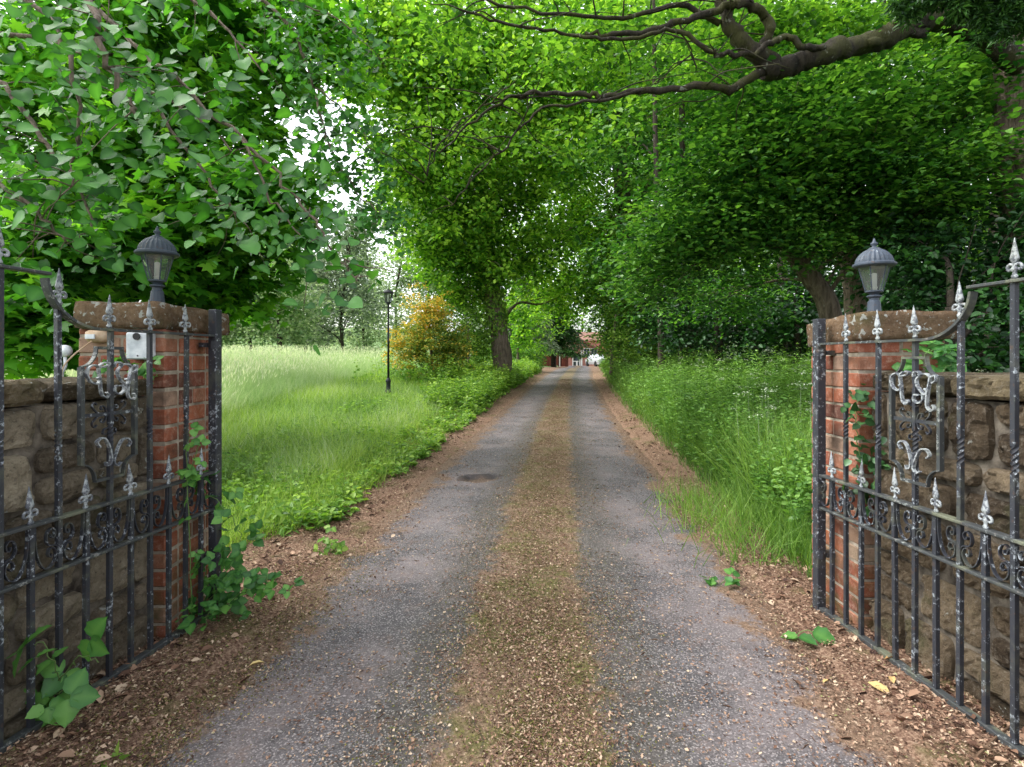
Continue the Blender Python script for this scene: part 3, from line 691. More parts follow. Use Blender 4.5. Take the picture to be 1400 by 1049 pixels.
b = MB(); b.tube(cr([(0, 0, -.02), (.010, -.01, -.07), (-.005, -.012, -.11), (.004, -.01, -.15)], 5), .007, 6); b.build('lead', M['plastic'], g)
# ------------------------------------------------------------------ post lamps in the grass
def make_lamp_post(label, x, y, h, s=1.0, zb=None):
    z = float(H(x, y)) if zb is None else zb
    g = empty('lamp_post', (x, y, z)); tag(g, label, 'lamp post', 'post lamps beside the drive')
    b = MB(); b.lathe([(.085, -.05), (.085, .12), (.06, .16), (.055, .34), (.07, .36), (.07, .39), (.045, .43), (.030, .46)], 12); b.build('base', M['blackmetal'], g, True)
    b = MB(); b.lathe([(.030, .45), (.027, h*.5), (.034, h*.5+.01), (.034, h*.5+.04), (.026, h*.5+.06), (.022, h-.42), (.034, h-.40), (.034, h-.38), (.02, h-.36)], 10); b.build('pole', M['blackmetal'], g, True)
    b = MB(); b.box(-.16, .16, -.010, .010, h-.47, h-.45); b.build('ladder_bar', M['blackmetal'], g)
    zb, zt = h-.34, h-.10; nb = 6
    b = MB(); vs = [(r*math.cos(2*PI*k/nb), r*math.sin(2*PI*k/nb), q) for (r, q) in ((.065, zb), (.115, zt)) for k in range(nb)]
    b.add(vs, [(k, (k+1) % nb, nb+(k+1) % nb, nb+k) for k in range(nb)]); b.build('glass', M['glass'], g)
    b = MB()
    for k in range(nb):
        a = 2*PI*k/nb; b.tube([(.065*math.cos(a), .065*math.sin(a), zb), (.115*math.cos(a), .115*math.sin(a), zt)], .009, 5)
    b.build('glazing_bar', M['blackmetal'], g)
    b = MB(); b.lathe([(.02, zb), (.03, zb+.05), (.03, zt-.06), (.01, zt-.03)], 8); b.build('lamp_tube', M['bulb'], g, True)
    b = MB(); b.lathe([(.02, zb-.04), (.075, zb-.01), (.07, zb+.005)], 12); b.build('cup', M['blackmetal'], g, True)
    b = MB(); b.lathe([(.14, zt-.005), (.145, zt+.01), (.12, zt+.035), (.07, zt+.07), (.02, zt+.085), (.022, zt+.10), (.003, zt+.125)], 12); b.build('dome', M['blackmetal'], g, True)
    return g
make_lamp_post('slim black post lamp standing in the meadow left of the drive', *P(531, 540, 14)[:2], 2.72)
p = P(697, 455, 27); make_lamp_post('distant slim black lamp post just right of the big leaning trunk', p[0], 27, 2.3)
# ------------------------------------------------------------------ house at the end
def housebrick(n):
    p = pos(n); br = n('ShaderNodeTexBrick', {'Vector': n('ShaderNodeMapping', {'Vector': p, 'Rotation': (PI/2, 0, 0)}).outputs[0], 'Scale': 1.0, 'Color1': (.34, .085, .06, 1), 'Color2': (.42, .14, .10, 1), 'Mortar': (.38, .25, .21, 1), 'Mortar Size': .012, 'Brick Width': .225, 'Row Height': .075})
    return n.pbsdf(n.mix(n.math('MULTIPLY', n.noise(p, .8, 4), .35), br.outputs[0], (.5, .3, .25)), .9)
M['hbrick'] = simplemat('house_brick', housebrick)
M['darkbrick'] = simplemat('shade_dark_brick', lambda n: n.pbsdf(n.ramp(n.noise(pos(n), 1.2, 6), [(.35, (.05, .018, .014)), (.65, (.14, .045, .032))]), .9))  # outbuilding brick: shade under the conifer is put into this dark colour
M['tile'] = simplemat('clay_roof_tile', lambda n: n.pbsdf(n.ramp(n.noise(pos(n), 3, 6), [(.35, (.16, .085, .065)), (.65, (.30, .17, .13))]), .85))
M['white'] = simplemat('white_joinery', lambda n: n.pbsdf((.78, .78, .76), .45))
M['pane'] = simplemat('dark_window_pane', lambda n: n.pbsdf((.035, .05, .06), .08, spec=.8))
M['reddoor'] = simplemat('dark_red_boarding', lambda n: n.pbsdf(n.ramp(n.noise(n('ShaderNodeMapping', {'Vector': pos(n), 'Scale': (6, 6, .4)}).outputs[0], 2, 5), [(.35, (.09, .02, .014)), (.65, (.22, .06, .04))]), .7))
HZ = float(Hbase(8.5, 74)); D0 = 74.0
def hx(px, Z=D0): return (px-CX)/F*Z
def hz(py, Z=D0): return CAMH+(HY-py)/F*Z
g = empty('brick_house', (hx(800), D0, HZ)); tag(g, 'red brick house with gabled porch at the far end of the drive', 'house')
def hb(name, mat, x0, x1, y0, y1, z0, z1, par=g):
    o = g.location; b = MB(); b.box(x0-o.x, x1-o.x, y0-o.y, y1-o.y, z0-o.z, z1-o.z)
    ob = b.build(name, mat, par); return ob
gz = HZ-.3
hb('wall', M['hbrick'], hx(776), hx(860), D0, D0+8, gz, hz(478))
b = MB(); o = g.location                                  # gable of the front wing: ridge left, eave falling right
b.add([(hx(776)-o.x, -.02, hz(478)-o.z), (hx(824)-o.x, -.02, hz(478)-o.z), (hx(800)-o.x-1.5, -.02, hz(462)-o.z), (hx(776)-o.x, 6, hz(478)-o.z), (hx(824)-o.x, 6, hz(478)-o.z), (hx(800)-o.x-1.5, 6, hz(462)-o.z)],
      [(0, 1, 2), (3, 5, 4), (0, 2, 5, 3), (1, 4, 5, 2), (0, 3, 4, 1)]); b.build('gable', M['hbrick'], g)
b = MB(); x0, xr, x1 = hx(772)-o.x, hx(785)-o.x, hx(828)-o.x; zr, ze = hz(460)-o.z, hz(484)-o.z
for (xa, xb) in ((x0, xr), (x1, xr)):
    b.add([(xa, -.5, ze), (xb, -.5, zr), (xb, 6.2, zr), (xa, 6.2, ze), (xa, -.5, ze+.18), (xb, -.5, zr+.18), (xb, 6.2, zr+.18), (xa, 6.2, ze+.18)], [(0, 1, 2, 3), (7, 6, 5, 4), (0, 4, 5, 1), (3, 2, 6, 7), (0, 3, 7, 4), (1, 5, 6, 2)])
rf = b.build('roof', M['tile'], g)
hb('upper_wall', M['hbrick'], hx(776), hx(870), D0+8.02, D0+14, gz, hz(462))
b = MB(); b.add([(hx(770)-o.x, 7.7, hz(463)-o.z), (hx(876)-o.x, 7.7, hz(463)-o.z), (hx(876)-o.x, 11, hz(449)-o.z), (hx(770)-o.x, 11, hz(449)-o.z), (hx(770)-o.x, 14.3, hz(463)-o.z), (hx(876)-o.x, 14.3, hz(463)-o.z)], [(0, 1, 2, 3), (3, 2, 5, 4), (0, 3, 4), (1, 5, 2), (0, 4, 5, 1)]); b.build('roof', M['tile'], g)
b = MB()
dx0, dx1, dz1 = hx(782.5)-o.x, hx(793)-o.x, hz(484)-o.z
for q in ((dx0, dx0+.12, -.06, dz1), (dx1-.12, dx1, -.06, dz1), (dx0+.12, dx1-.12, dz1-.12, dz1), (dx0+.12, dx1-.12, dz1-1.05, dz1-.95), ((dx0+dx1)/2-.02, (dx0+dx1)/2+.18, -.06, dz1-1.05)):
    b.box(q[0], q[1], -.10, .0-.001, q[2], q[3])
fr = b.build('door', M['white'], g); b = MB(); b.box(dx0+.1, dx1-.1, -.05, -.012, 0, dz1-.1); b.build('pane', M['pane'], fr)
b = MB(); b.box(dx1+.08, dx1+.3, -.12, -.005, -.1, dz1+.5); b.build('downpipe', M['white'], g)
for px in (802, 812):
    b = MB(); xw = hx(px)-o.x; b.box(xw-.45, xw+.45, -.06, -.005, 1.15, 2.35); w = b.build('window', M['white'], g); b = MB(); b.box(xw-.37, xw-.03, -.075, -.062, 1.23, 2.27); b.box(xw+.03, xw+.37, -.075, -.062, 1.23, 2.27); b.build('pane', M['pane'], w)
# outbuilding with dark red doors
D1 = 66.0; g = empty('outbuilding', (hx(757, D1), D1, float(Hbase(6, D1)))); tag(g, 'low dark red boarded outbuilding under the conifer beside the house', 'outbuilding'); o = g.location
b = MB(); b.box(hx(738, D1)-o.x, hx(777, D1)-o.x, 0, 4, -.3, hz(479, D1)-o.z); b.build('wall', M['darkbrick'], g)
for (a, c_) in ((742, 753), (754, 763), (768, 773)):
    b = MB(); b.box(hx(a, D1)-o.x, hx(c_, D1)-o.x, -.08, -.002, -.2, hz(484.5, D1)-o.z); b.build('door', M['reddoor'], g)
b = MB(); b.box(hx(764.4, D1)-o.x, hx(765.8, D1)-o.x, -.14, -.003, -.2, hz(471, D1)-o.z); b.build('downpipe', M['white'], g)
b = MB(); x0, x1 = hx(736, D1)-o.x, hx(784, D1)-o.x; z0, z1 = hz(478.8, D1)-o.z, hz(470, D1)-o.z
b.add([(x0, -.3, z0), (x1, -.3, z0), (x1, 2, z1), (x0, 2, z1), (x0, 4.3, z0), (x1, 4.3, z0)], [(0, 1, 2, 3), (3, 2, 5, 4), (0, 3, 4), (1, 5, 2), (0, 4, 5, 1)]); b.build('roof', M['tile'], g)
# white car, nose towards us, half hidden
M['carpaint'] = simplemat('white_car_paint', lambda n: n.pbsdf((.5, .52, .55), .25, spec=.6))
yc = 67.0; xc = hx(817, yc); zc = float(Hbase(xc, yc)); g = empty('parked_car', (xc, yc, zc+.0), .25); tag(g, 'white car parked by the house, half hidden by the hedge', 'car')
prof = [(-.82, .25), (-.86, .55), (-.84, .85), (-.66, .98), (-.56, 1.38), (-.45, 1.46), (.45, 1.46), (.56, 1.38), (.66, .98), (.84, .85), (.86, .55), (.82, .25)]
secs = [(-2.1, .86, .52), (-1.95, .95, .62), (-1.0, 1, .66), (-.35, 1, 1.0), (.9, 1, 1.0), (1.7, .97, .8), (2.05, .9, .68)]; vs = []
for (yy, sx, sz) in secs:
    for (x, z) in prof:
        z_ = z if z <= .85 else .85+(z-.85)*max(0, (sz-.6)/.4) ; vs.append((x*sx, yy, z_))
k = len(prof); b = MB(); b.add(vs, [(i*k+j, i*k+(j+1) % k, (i+1)*k+(j+1) % k, (i+1)*k+j) for i in range(len(secs)-1) for j in range(k)]+[tuple(range(k))[::-1], tuple((len(secs)-1)*k+j for j in range(k))]); b.build('body', M['carpaint'], g)
b = MB(); b.add([(-.6, -.99, .93), (.6, -.99, .93), (.5, -.42, 1.38), (-.5, -.42, 1.38)], [(0, 1, 2, 3)]); b.build('windscreen', M['pane'], g)
for sx in (-1, 1):
    for yy in (-1.3, 1.3): b = MB(); b.tube([(sx*.68, yy, .32), (sx*.88, yy, .32)], .32, 18); b.build('wheel', M['blk'], g)
    b = MB(); b.lathe([(.02, -.06), (.13, -.04), (.13, .04), (.02, .06)], 12, (sx*.6, -2.0, .68)); b.build('headlight', M['plastic'], g, True)
# ------------------------------------------------------------------ trees
def unit(v): return v/(np.linalg.norm(v, axis=-1, keepdims=True)+1e-9)
def ell(px, py, Z, rpx, rpy, rd): return (P(px, py, Z), np.array([rpx/F*Z, rd, rpy/F*Z]))
def clumps_in(blob, n, shell=2.4):
    c, r = blob; d_ = unit(rng.normal(size=(n, 3))); rr = rnd(n)**(1/shell)
    k = 1.0/max(.35, float(np.mean(r))*.45)
    m = np.array([mnoise.noise(Vector(q*1.9+c)) for q in d_]); p = c+d_*(rr*(1+.75*m)*(1+.12*rng.normal(size=n)))[:, None]*r
    h = np.array([mnoise.noise(Vector(q*k)) for q in p]); return p[h > -.17]
def leaves(cl, per, spread, size, tm, flat=.35, droop=.25, tintb=None, off=(0, 0, 0), tilt=.55, sj=.35):
    n = len(cl); ct = rng.normal(0, .2, n) if tintb is None else tintb+rng.normal(0, .12, n)
    p = np.repeat(cl, per, 0); N_ = len(p)
    a = rnd(N_)*2*PI; rr = np.sqrt(rnd(N_))*spread; dr = np.stack([np.cos(a), np.sin(a)], 1)
    # every clump is a small tilted spray
    tl = np.repeat(rng.normal(0, .35, (n, 2)), per, 0)
    o = np.stack([dr[:, 0]*rr, dr[:, 1]*rr, rng.normal(0, flat*spread*.5, N_)], 1); o[:, 2] += (o[:, 0]*tl[:, 0]+o[:, 1]*tl[:, 1])-droop*rr*rr/spread
    p = p+o; nr = np.stack([rng.normal(0, tilt, N_)-tl[:, 0]*.5, rng.normal(0, tilt, N_)-tl[:, 1]*.5, np.ones(N_)], 1)
    tip = np.stack([dr[:, 0]+rng.normal(0, .5, N_), dr[:, 1]+rng.normal(0, .5, N_), -droop*1.6+rng.normal(0, .3, N_)], 1)
    t = np.clip(.5+np.repeat(ct, per)+rng.normal(0, .28, N_), 0, 1)
    return inst(*tm, p, frames(nr, tip), size*(1-sj+2*sj*rnd(N_)), t, off)
def limb(b, p0, p1, r0, r1, sag=.1, n=7, seg=7, wob=.06):
    p0, p1 = np.asarray(p0, float), np.asarray(p1, float); L = np.linalg.norm(p1-p0); mid = (p0+p1)/2+np.array([0, 0, sag*L]); q = [p0, p0*.7+p1*.3+(mid-(p0+p1)/2)*.8, mid*.4+p0*.2+p1*.4, p1]
    q = [q[0]]+[x+rng.normal(0, wob*L*.5, 3) for x in q[1:-1]]+[q[-1]]; c = cr(q, n//2+1)
    b.tube(c, np.linspace(r0, r1, len(c)), seg, lump=.15); return c
def tree(name, label, group, trunk, tr, blobs, ncl, per, spread, size, tm, lmat, bmat, cat='tree', limbs=1.0, twigs=10, flat=.35, droop=.25, tilt=.55, shell=2.4, base=None, tb=None, limbr=.28, extra=None, seg=12):
    trunk = np.asarray(trunk, float); base = trunk[0] if base is None else np.asarray(base)
    g = empty(name, tuple(base)); tag(g, label, cat, group)
    b = MB(); tc = cr(trunk, 6); b.tube(tc, np.interp(np.linspace(0, 1, len(tc)), np.linspace(0, 1, len(tr)), tr), seg, lump=.22)
    b.build('trunk', bmat, g, True, True)
    parts_ = []; lb = MB(); any_ = False
    for i, bl in enumerate(blobs):
        k = ncl[i] if isinstance(ncl, (list, tuple)) else ncl
        cl = clumps_in(bl, k, shell)
        parts_.append(leaves(cl, per, spread, size, tm, flat, droop, None if tb is None else tb[i], base, tilt))
        if limbs > 0:
            j = np.argmin(np.linalg.norm(tc-bl[0]+np.array([0, 0, bl[1][2]]), axis=1)); r0 = max(.02, tr[0]*limbr*limbs)
            c = limb(lb, tc[j], bl[0], r0, r0*.35, .08); any_ = True
            for q in cl[:twigs]:
                m = c[rng.integers(len(c)//3, len(c))]; limb(lb, m, q, r0*.28, r0*.08, .05, 5, 5)
    if any_: lb.build('limb', bmat, g, True, True)
    cm = link('crown', fast_mesh(name+'_crown', parts_), lmat, g)
    if extra: extra(g, base)
    return g
# -- big ivy-clad tree left of the drive, arching over it
tree('avenue_tree', 'large bright green tree with ivied leaning trunk left of the drive, arching over it', 'trees lining the drive',
     [P(690, 500, 22)-np.array([0, 0, .8]), P(683, 460, 22), P(672, 400, 22), P(664, 340, 22), P(660, 240, 22), P(690, 120, 22), P(700, -60, 22)], [.42, .37, .33, .31, .28, .22, .12],
     [ell(600, 120, 20, 95, 95, 3), ell(700, 60, 19, 120, 90, 3), ell(560, 230, 20, 60, 70, 2.2), ell(640, 250, 20, 80, 80, 2.5), ell(735, 220, 21, 90, 90, 3), ell(640, 335, 21, 55, 55, 2.), ell(720, 340, 22, 70, 65, 2.), ell(520, 60, 19, 80, 90, 2.5), ell(800, 130, 22, 100, 90, 3), ell(775, 400, 25, 60, 35, 2), ell(700, 420, 26, 40, 25, 2), ell(800, 300, 24, 70, 90, 3), ell(620, -50, 20, 100, 50, 3), ell(800, -50, 20, 100, 50, 3), ell(598, 345, 21, 38, 42, 1.6), ell(640, 395, 22, 28, 30, 1.3)],
     [380, 400, 300, 320, 340, 190, 240, 360, 350, 110, 60, 260, 90, 80, 90, 50], 30, .55, .18, OVAL, M['avenue'], M['bark'], twigs=7, tilt=.8, flat=.6, limbr=.17)
# -- ivy tree right of the drive
tree('avenue_tree', 'tall dark trunked tree right of the drive behind the nettles, joining the arch overhead', 'trees lining the drive',
     [P(868, 500, 23)-np.array([0, 0, .8]), P(862, 440, 23), P(860, 380, 23), P(850, 250, 23), P(838, 120, 23), P(835, 0, 23), P(830, -80, 23)], [.5, .42, .38, .34, .3, .26, .15],
     [ell(850, 180, 25, 90, 110, 2.5), ell(900, 300, 24, 80, 80, 2.5), ell(830, 380, 24, 45, 60, 2), ell(880, 40, 24, 110, 90, 3), ell(980, 100, 24, 110, 110, 3), ell(950, 210, 25, 90, 90, 2.5), ell(845, 450, 23, 28, 45, 1.3), ell(1080, 40, 24, 110, 100, 3)],
     [330, 240, 170, 300, 300, 240, 110, 240], 34, .5, .15, OVAL, M['wood'], M['barkdark'], twigs=6, tilt=.7, flat=.6)
# -- low shrubby growth at the right-hand trunk and over the lane
tree('elder_bush', 'leafy green bush overhanging the drive edge at the right, before the house', 'bushes under the trees', [P(835, 498, 21)-np.array([0, 0, .4]), P(838, 470, 21), P(842, 430, 21)], [.07, .05, .03],
     [ell(848, 470, 20, 34, 30, 1.2), ell(890, 470, 18, 40, 26, 1.2), ell(842, 420, 22, 30, 38, 1.3)], 90, 26, .3, .10, OVAL, M['weed'], M['bark'], 'bush', twigs=3)
# -- dark conifers before the house
def fir(label, px, Z, y0, y1, wpx, mat, n=26, sz=.35, skirt=1.7):
    base = P(px, y0, Z); base[2] = float(H(base[0], Z)); top = P(px, y1, Z)
    g = empty('conifer', tuple(base)); tag(g, label, 'conifer', 'conifers along the lane end')
    b = MB(); b.tube(cr([base-[0, 0, .3], base*.5+top*.5, top], 4), np.linspace(.3, .04, 9), 8, lump=.1); b.build('trunk', M['barkdark'], g, True, True)
    cl = []; tt = []
    for i in range(n):
        f = (i+.5)/n; z = base[2]+skirt+(top[2]-base[2]-skirt)*f; w = wpx/F*Z*(1-f*.8)
        for k in range(7):
            a = rnd(1)[0]*2*PI
            for q in np.linspace(.15, 1, 7):
                cl.append((base[0]+(top[0]-base[0])*f+w*q*math.cos(a), Z+w*q*math.sin(a), z-.35*w*q*q*.5+rng.normal(0, .1)))
    link('crown', fast_mesh('fir_crown', [leaves(np.array(cl), 9, .35, sz, LANCE, .3, .4, None, base)]), mat, g)
fir('dark spreading conifer hanging over the outbuilding at the lane end', 757, 58, 500, 395, 46, M['needle'], 30, .5)
fir('grey green conifer behind the big leaning trunk', 715, 50, 490, 350, 46, M['greyconifer'], 24, .5)
tree('layered_shrub', 'pale green layered shrub between the leaning trunk and the conifer', 'bushes under the trees', [P(708, 500, 34)-np.array([0, 0, .3]), P(708, 450, 34)], [.1, .05],
     [ell(712, 436, 34, 34, 8, 1.5), ell(716, 452, 34, 38, 8, 1.5), ell(708, 468, 34, 34, 8, 1.5), ell(720, 420, 35, 24, 7, 1.5)], 60, 20, .5, .17, OVAL, M['avenue'], M['bark'], 'shrub', twigs=2, flat=.15)
# -- golden shrub
tree('golden_shrub', 'rounded shrub with orange and yellow young leaves in the meadow', None, [P(592, 500, 19)-np.array([0, 0, .6]), P(590, 485, 19), P(588, 465, 19)], [.05, .04, .03],
     [ell(575, 470, 18.5, 34, 40, 1.0), ell(612, 470, 19, 30, 36, 1.0), ell(588, 430, 19, 30, 36, .9), ell(552, 474, 18.6, 22, 34, .8), ell(628, 478, 19, 20, 32, .7)], [240, 200, 170, 100, 70], 26, .19, .085, OVAL, M['orange'], M['bark'], 'shrub', twigs=4, tb=[-.05, -.22, .22, .15, -.12])
tree('green_bush', 'fresh green bush tucked behind the golden shrub', 'bushes under the trees', [P(640, 500, 21)-np.array([0, 0, .4]), P(640, 450, 21)], [.07, .04],
     [ell(640, 440, 21.5, 34, 50, 1.2), ell(655, 470, 22, 22, 26, 1.0), ell(618, 400, 22, 24, 30, 1.)], 120, 26, .28, .10, OVAL, M['weed'], M['bark'], 'bush', twigs=4)
tree('green_bush', 'rounded green bush closing the verge left of the dark conifer', 'bushes under the trees', [P(712, 502, 44)-np.array([0, 0, .4]), P(712, 470, 44)], [.07, .04],
     [ell(705, 484, 44, 30, 18, 1.5), ell(728, 486, 46, 18, 16, 1.2), ell(670, 480, 46, 30, 20, 1.5)], 130, 24, .45, .16, OVAL, M['wood'], M['bark'], 'bush', twigs=3)
# -- pale far trees on the left
FT = [(345, 470, 44, 400, 70, 'pale'), (420, 475, 52, 360, 62, 'pale'), (385, 478, 38, 330, 60, 'pale'), (470, 480, 46, 290, 68, 'greyconifer'), (545, 480, 55, 240, 75, 'pale'), (590, 485, 60, 210, 70, 'pale'), (500, 480, 60, 330, 50, 'pale'), (640, 480, 60, 260, 60, 'pale'), (250, 480, 42, 260, 80, 'wood'), (150, 480, 40, 240, 90, 'wood'), (40, 480, 40, 230, 90, 'wood')]
FT.append((800, 490, 98, 330, 60, 'wood')); FT.append((730, 490, 90, 300, 60, 'wood'))
FL = ['short pale green tree at the meadow edge, nearest the doorbell pillar', 'pale tree at the far meadow edge with thin crown', 'slim pale tree with dark forked stem beyond the meadow', 'grey green feathery tree behind the black lamp post', 'tall pale willowy tree behind the golden shrub', 'hazy pale tree right of the willowy one', 'far small pale tree between the feathery and willowy trees', 'hazy tree glimpsed behind the leaning trunk', 'mid green tree hidden behind the doorbell pillar lantern', 'mid green tree far behind the left gate', 'mid green tree far behind the left wall', 'green tree rising behind the brick house', 'tall green tree behind the outbuilding and dark conifer']
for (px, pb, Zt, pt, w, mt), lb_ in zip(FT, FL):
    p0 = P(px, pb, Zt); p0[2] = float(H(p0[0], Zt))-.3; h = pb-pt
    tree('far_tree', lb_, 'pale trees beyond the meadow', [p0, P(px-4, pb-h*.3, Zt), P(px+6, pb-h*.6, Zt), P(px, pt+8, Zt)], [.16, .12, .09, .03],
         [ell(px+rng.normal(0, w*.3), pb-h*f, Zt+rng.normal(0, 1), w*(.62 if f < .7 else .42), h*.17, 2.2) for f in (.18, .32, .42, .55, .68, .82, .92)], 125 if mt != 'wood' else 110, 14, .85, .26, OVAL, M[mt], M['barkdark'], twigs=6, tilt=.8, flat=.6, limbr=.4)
# bare dark branches by the lamp
# -- maple on the left
tree('maple_tree', 'bright green maple with lobed leaves behind the doorbell pillar', None,
     [P(-260, 520, 7.5)-np.array([0, 0, .3]), P(-240, 350, 7.5), P(-200, 150, 7.5), P(-150, -60, 7.5)], [.3, .26, .22, .15],
     [ell(60, 120, 7.5, 130, 120, 1.2), ell(200, 200, 7.5, 130, 110, 1.2), ell(320, 120, 7.5, 90, 110, 1.2), ell(350, 270, 7.0, 90, 60, 1.0), ell(210, 330, 6.8, 110, 55, .9), ell(60, 330, 6.6, 100, 80, .9), ell(60, 440, 6.0, 70, 50, .7), ell(250, 390, 7.5, 100, 40, .8), ell(330, 360, 7.5, 60, 36, .7), ell(240, 20, 7.5, 180, 80, 1.2), ell(440, 60, 8, 60, 90, 1.0)],
     [190, 210, 120, 120, 180, 190, 130, 120, 50, 210, 60], 18, .34, .15, MAPLE, M['maple'], M['barkdark'], twigs=8, tilt=.5, flat=.4, limbr=.13)
# -- background tree filling the left sky behind the maple
tree('hedgerow_tree', 'tall leafy tree standing behind the maple on the left', None, [P(120, 500, 16)-np.array([0, 0, .5]), P(130, 300, 16), P(120, 0, 16)], [.3, .25, .15],
     [ell(60, 60, 16, 150, 120, 2.5), ell(230, 100, 16, 120, 110, 2.5), ell(140, 260, 16, 160, 110, 2.5), ell(300, 320, 16, 70, 60, 2), ell(40, 400, 15, 110, 70, 2), ell(250, -40, 16, 150, 60, 2)], [330, 220, 330, 60, 170, 160], 28, .55, .16, OVAL, M['maple'], M['barkdark'], twigs=5, tilt=.7, limbr=.3)
# -- lime (linden) tree: foreground boughs hanging into the frame at the upper left
lime = empty('lime_tree', (-5.2, 3.6, 0)); tag(lime, 'lime tree with big heart shaped leaves hanging into view at upper left', 'tree')
b = MB(); b.tube(cr([(-5.2, 3.6, -.3), (-5.15, 3.6, 1.5), (-5.0, 3.5, 3.5), (-4.8, 3.4, 6)], 5), np.linspace(.34, .18, 16), 14, lump=.2); b.build('trunk', M['bark'], lime, True, True)
def lp(pts): return [P(*q) for q in pts]
BR = [ # (polyline px,py,Z , r0, r1)
 ([(-500, -350, 3.6), (-200, -220, 3.5), (60, -60, 3.4), (125, 5, 2.7), (140, 60, 2.6), (165, 120, 2.55), (187, 158, 2.5)], .028, .008),
 ([(-200, -220, 3.5), (80, -40, 3.4), (180, 60, 3.2), (250, 120, 3.1), (330, 190, 3.0), (390, 250, 2.95), (425, 300, 2.9), (460, 350, 2.85), (488, 385, 2.8)], .017, .003),
 ([(165, 118, 3.15), (230, 135, 3.1), (275, 165, 3.05), (320, 210, 3.0)], .012, .005),
 ([(-200, -220, 4.5), (200, -100, 5.4), (330, -20, 5.7), (400, 40, 5.8), (430, 120, 5.8), (450, 200, 5.7), (480, 250, 5.7), (520, 300, 5.7)], .025, .005),
 ([(-300, -100, 3.2), (-60, -60, 3.1), (60, 20, 3.0), (100, 90, 2.9), (108, 180, 2.85), (98, 255, 2.8)], .02, .005),
 ([(-300, -50, 3.3), (-100, 40, 3.2), (0, 120, 3.1), (70, 200, 3.0), (110, 260, 2.95), (130, 320, 2.9)], .02, .005),
 ([(-300, 50, 3.0), (-100, 150, 2.9), (-20, 230, 2.8), (50, 290, 2.75), (90, 330, 2.7)], .018, .005),
 ([(-100, 40, 3.4), (80, 60, 3.5), (200, 140, 3.5), (280, 240, 3.5), (330, 300, 3.5)], .018, .005),
 ([(60, -60, 3.4), (200, -30, 3.2), (300, 30, 3.1), (360, 100, 3.1)], .015, .004),
 ([(330, 190, 3.0), (370, 270, 2.9), (420, 330, 2.8)], .008, .003),
 ([(430, 120, 5.8), (480, 160, 5.8), (520, 220, 5.8)], .010, .003), ([(330, -20, 5.7), (450, 20, 5.8), (520, 80, 5.8)], .012, .003)]
b = MB(); cl = []; wt = [.9, 1.5, .6, 3.2, 1.2, 1.5, 1.3, 1.3, 1.2, .8, 4.5, 3.2]
for (pl, r0, r1), w_ in zip(BR, wt):
    c = cr(lp(pl), 5); c[1:-1] += rng.normal(0, .012, (len(c)-2, 3)); b.tube(c, np.linspace(r0, r1, len(c)), 7, lump=.2)
    L = np.linalg.norm(np.diff(c, axis=0), axis=1).sum(); n_ = int(L*10*w_)
    for _ in range(n_):
        k_ = int(len(c)*(.25+.75*random.random()**.7)); k_ = min(k_, len(c)-1); q = c[k_]+rng.normal(0, 1, 3)*np.array([.16, .22, .12])-np.array([0, 0, .05])
        cl.append(q)
        if random.random() < .3: limb(b, c[k_], q, .004, .0015, .05, 4, 4)
cl = np.array(cl); qx = CX+cl[:, 0]/cl[:, 1]*F; qy = HY-(cl[:, 2]-CAMH)/cl[:, 1]*F; cl = cl[~((qx > 495) & (qy > 345)) & ~((np.abs(qx-218) < 38) & (qy > 285))]; b.build('limb', M['bark'], lime, True, True)
N_ = len(cl)*5; p_ = np.repeat(cl, 5, 0)+rng.normal(0, 1, (N_, 3))*np.array([.085, .09, .065])
nr = np.stack([rng.normal(.0, .55, N_), rng.normal(-.45, .5, N_), .75+rng.normal(0, .3, N_)], 1); a = rnd(N_)*2*PI
tip = np.stack([np.cos(a)*.8, np.sin(a)*.6-.2, -.75+rng.normal(0, .3, N_)], 1)
link('crown', fast_mesh('lime_crown', [inst(LIME[0], LIME[1], p_, frames(nr, tip), .040+.055*rnd(N_)**1.6, np.clip(rng.normal(.46, .27, N_), 0, 1), np.array(lime.location), LIME[2])]), M['lime'], lime)
# -- right: twin-stemmed beech behind the pillar with a broad dark crown
def secondstem(g, base):
    b = MB(); b.tube(cr([P(1180, 470, 8.6)-np.array([0, 0, .9]), P(1172, 400, 8.6), P(1160, 350, 8.5), P(1150, 280, 8.4)], 6), np.linspace(.21, .13, 19), 12, lump=.25); b.build('stem', M['bark'], g, True, True)
tree('beech_tree', 'low spreading dark green tree with twin leaning stems behind the ivied pillar', None,
     [P(1150, 500, 8)-np.array([0, 0, .6]), P(1135, 430, 8), P(1112, 385, 8), P(1085, 350, 8), P(1060, 290, 8)], [.19, .15, .13, .12, .08],
     [ell(1010, 250, 7.2, 130, 75, 1.0), ell(1100, 210, 7.0, 140, 75, 1.0), ell(930, 320, 7.6, 80, 60, 1.0), ell(900, 380, 8.0, 50, 45, .9), ell(1050, 320, 7.6, 120, 55, 1.0), ell(1200, 230, 7, 120, 80, 1.0), ell(1300, 250, 7, 110, 90, 1.0), ell(1180, 310, 8.2, 130, 45, 1.2), ell(1000, 400, 9, 100, 40, 1.2), ell(1330, 150, 7, 100, 80, 1), ell(1050, 150, 7.4, 110, 50, 1.0), ell(1200, 140, 7.4, 120, 50, 1.0)],
     [360, 380, 200, 90, 260, 300, 240, 200, 140, 160, 200, 200], 26, .36, .078, OVAL, M['beech'], M['bark'], twigs=12, tilt=.35, flat=.12, droop=.22, limbr=.16, extra=secondstem)
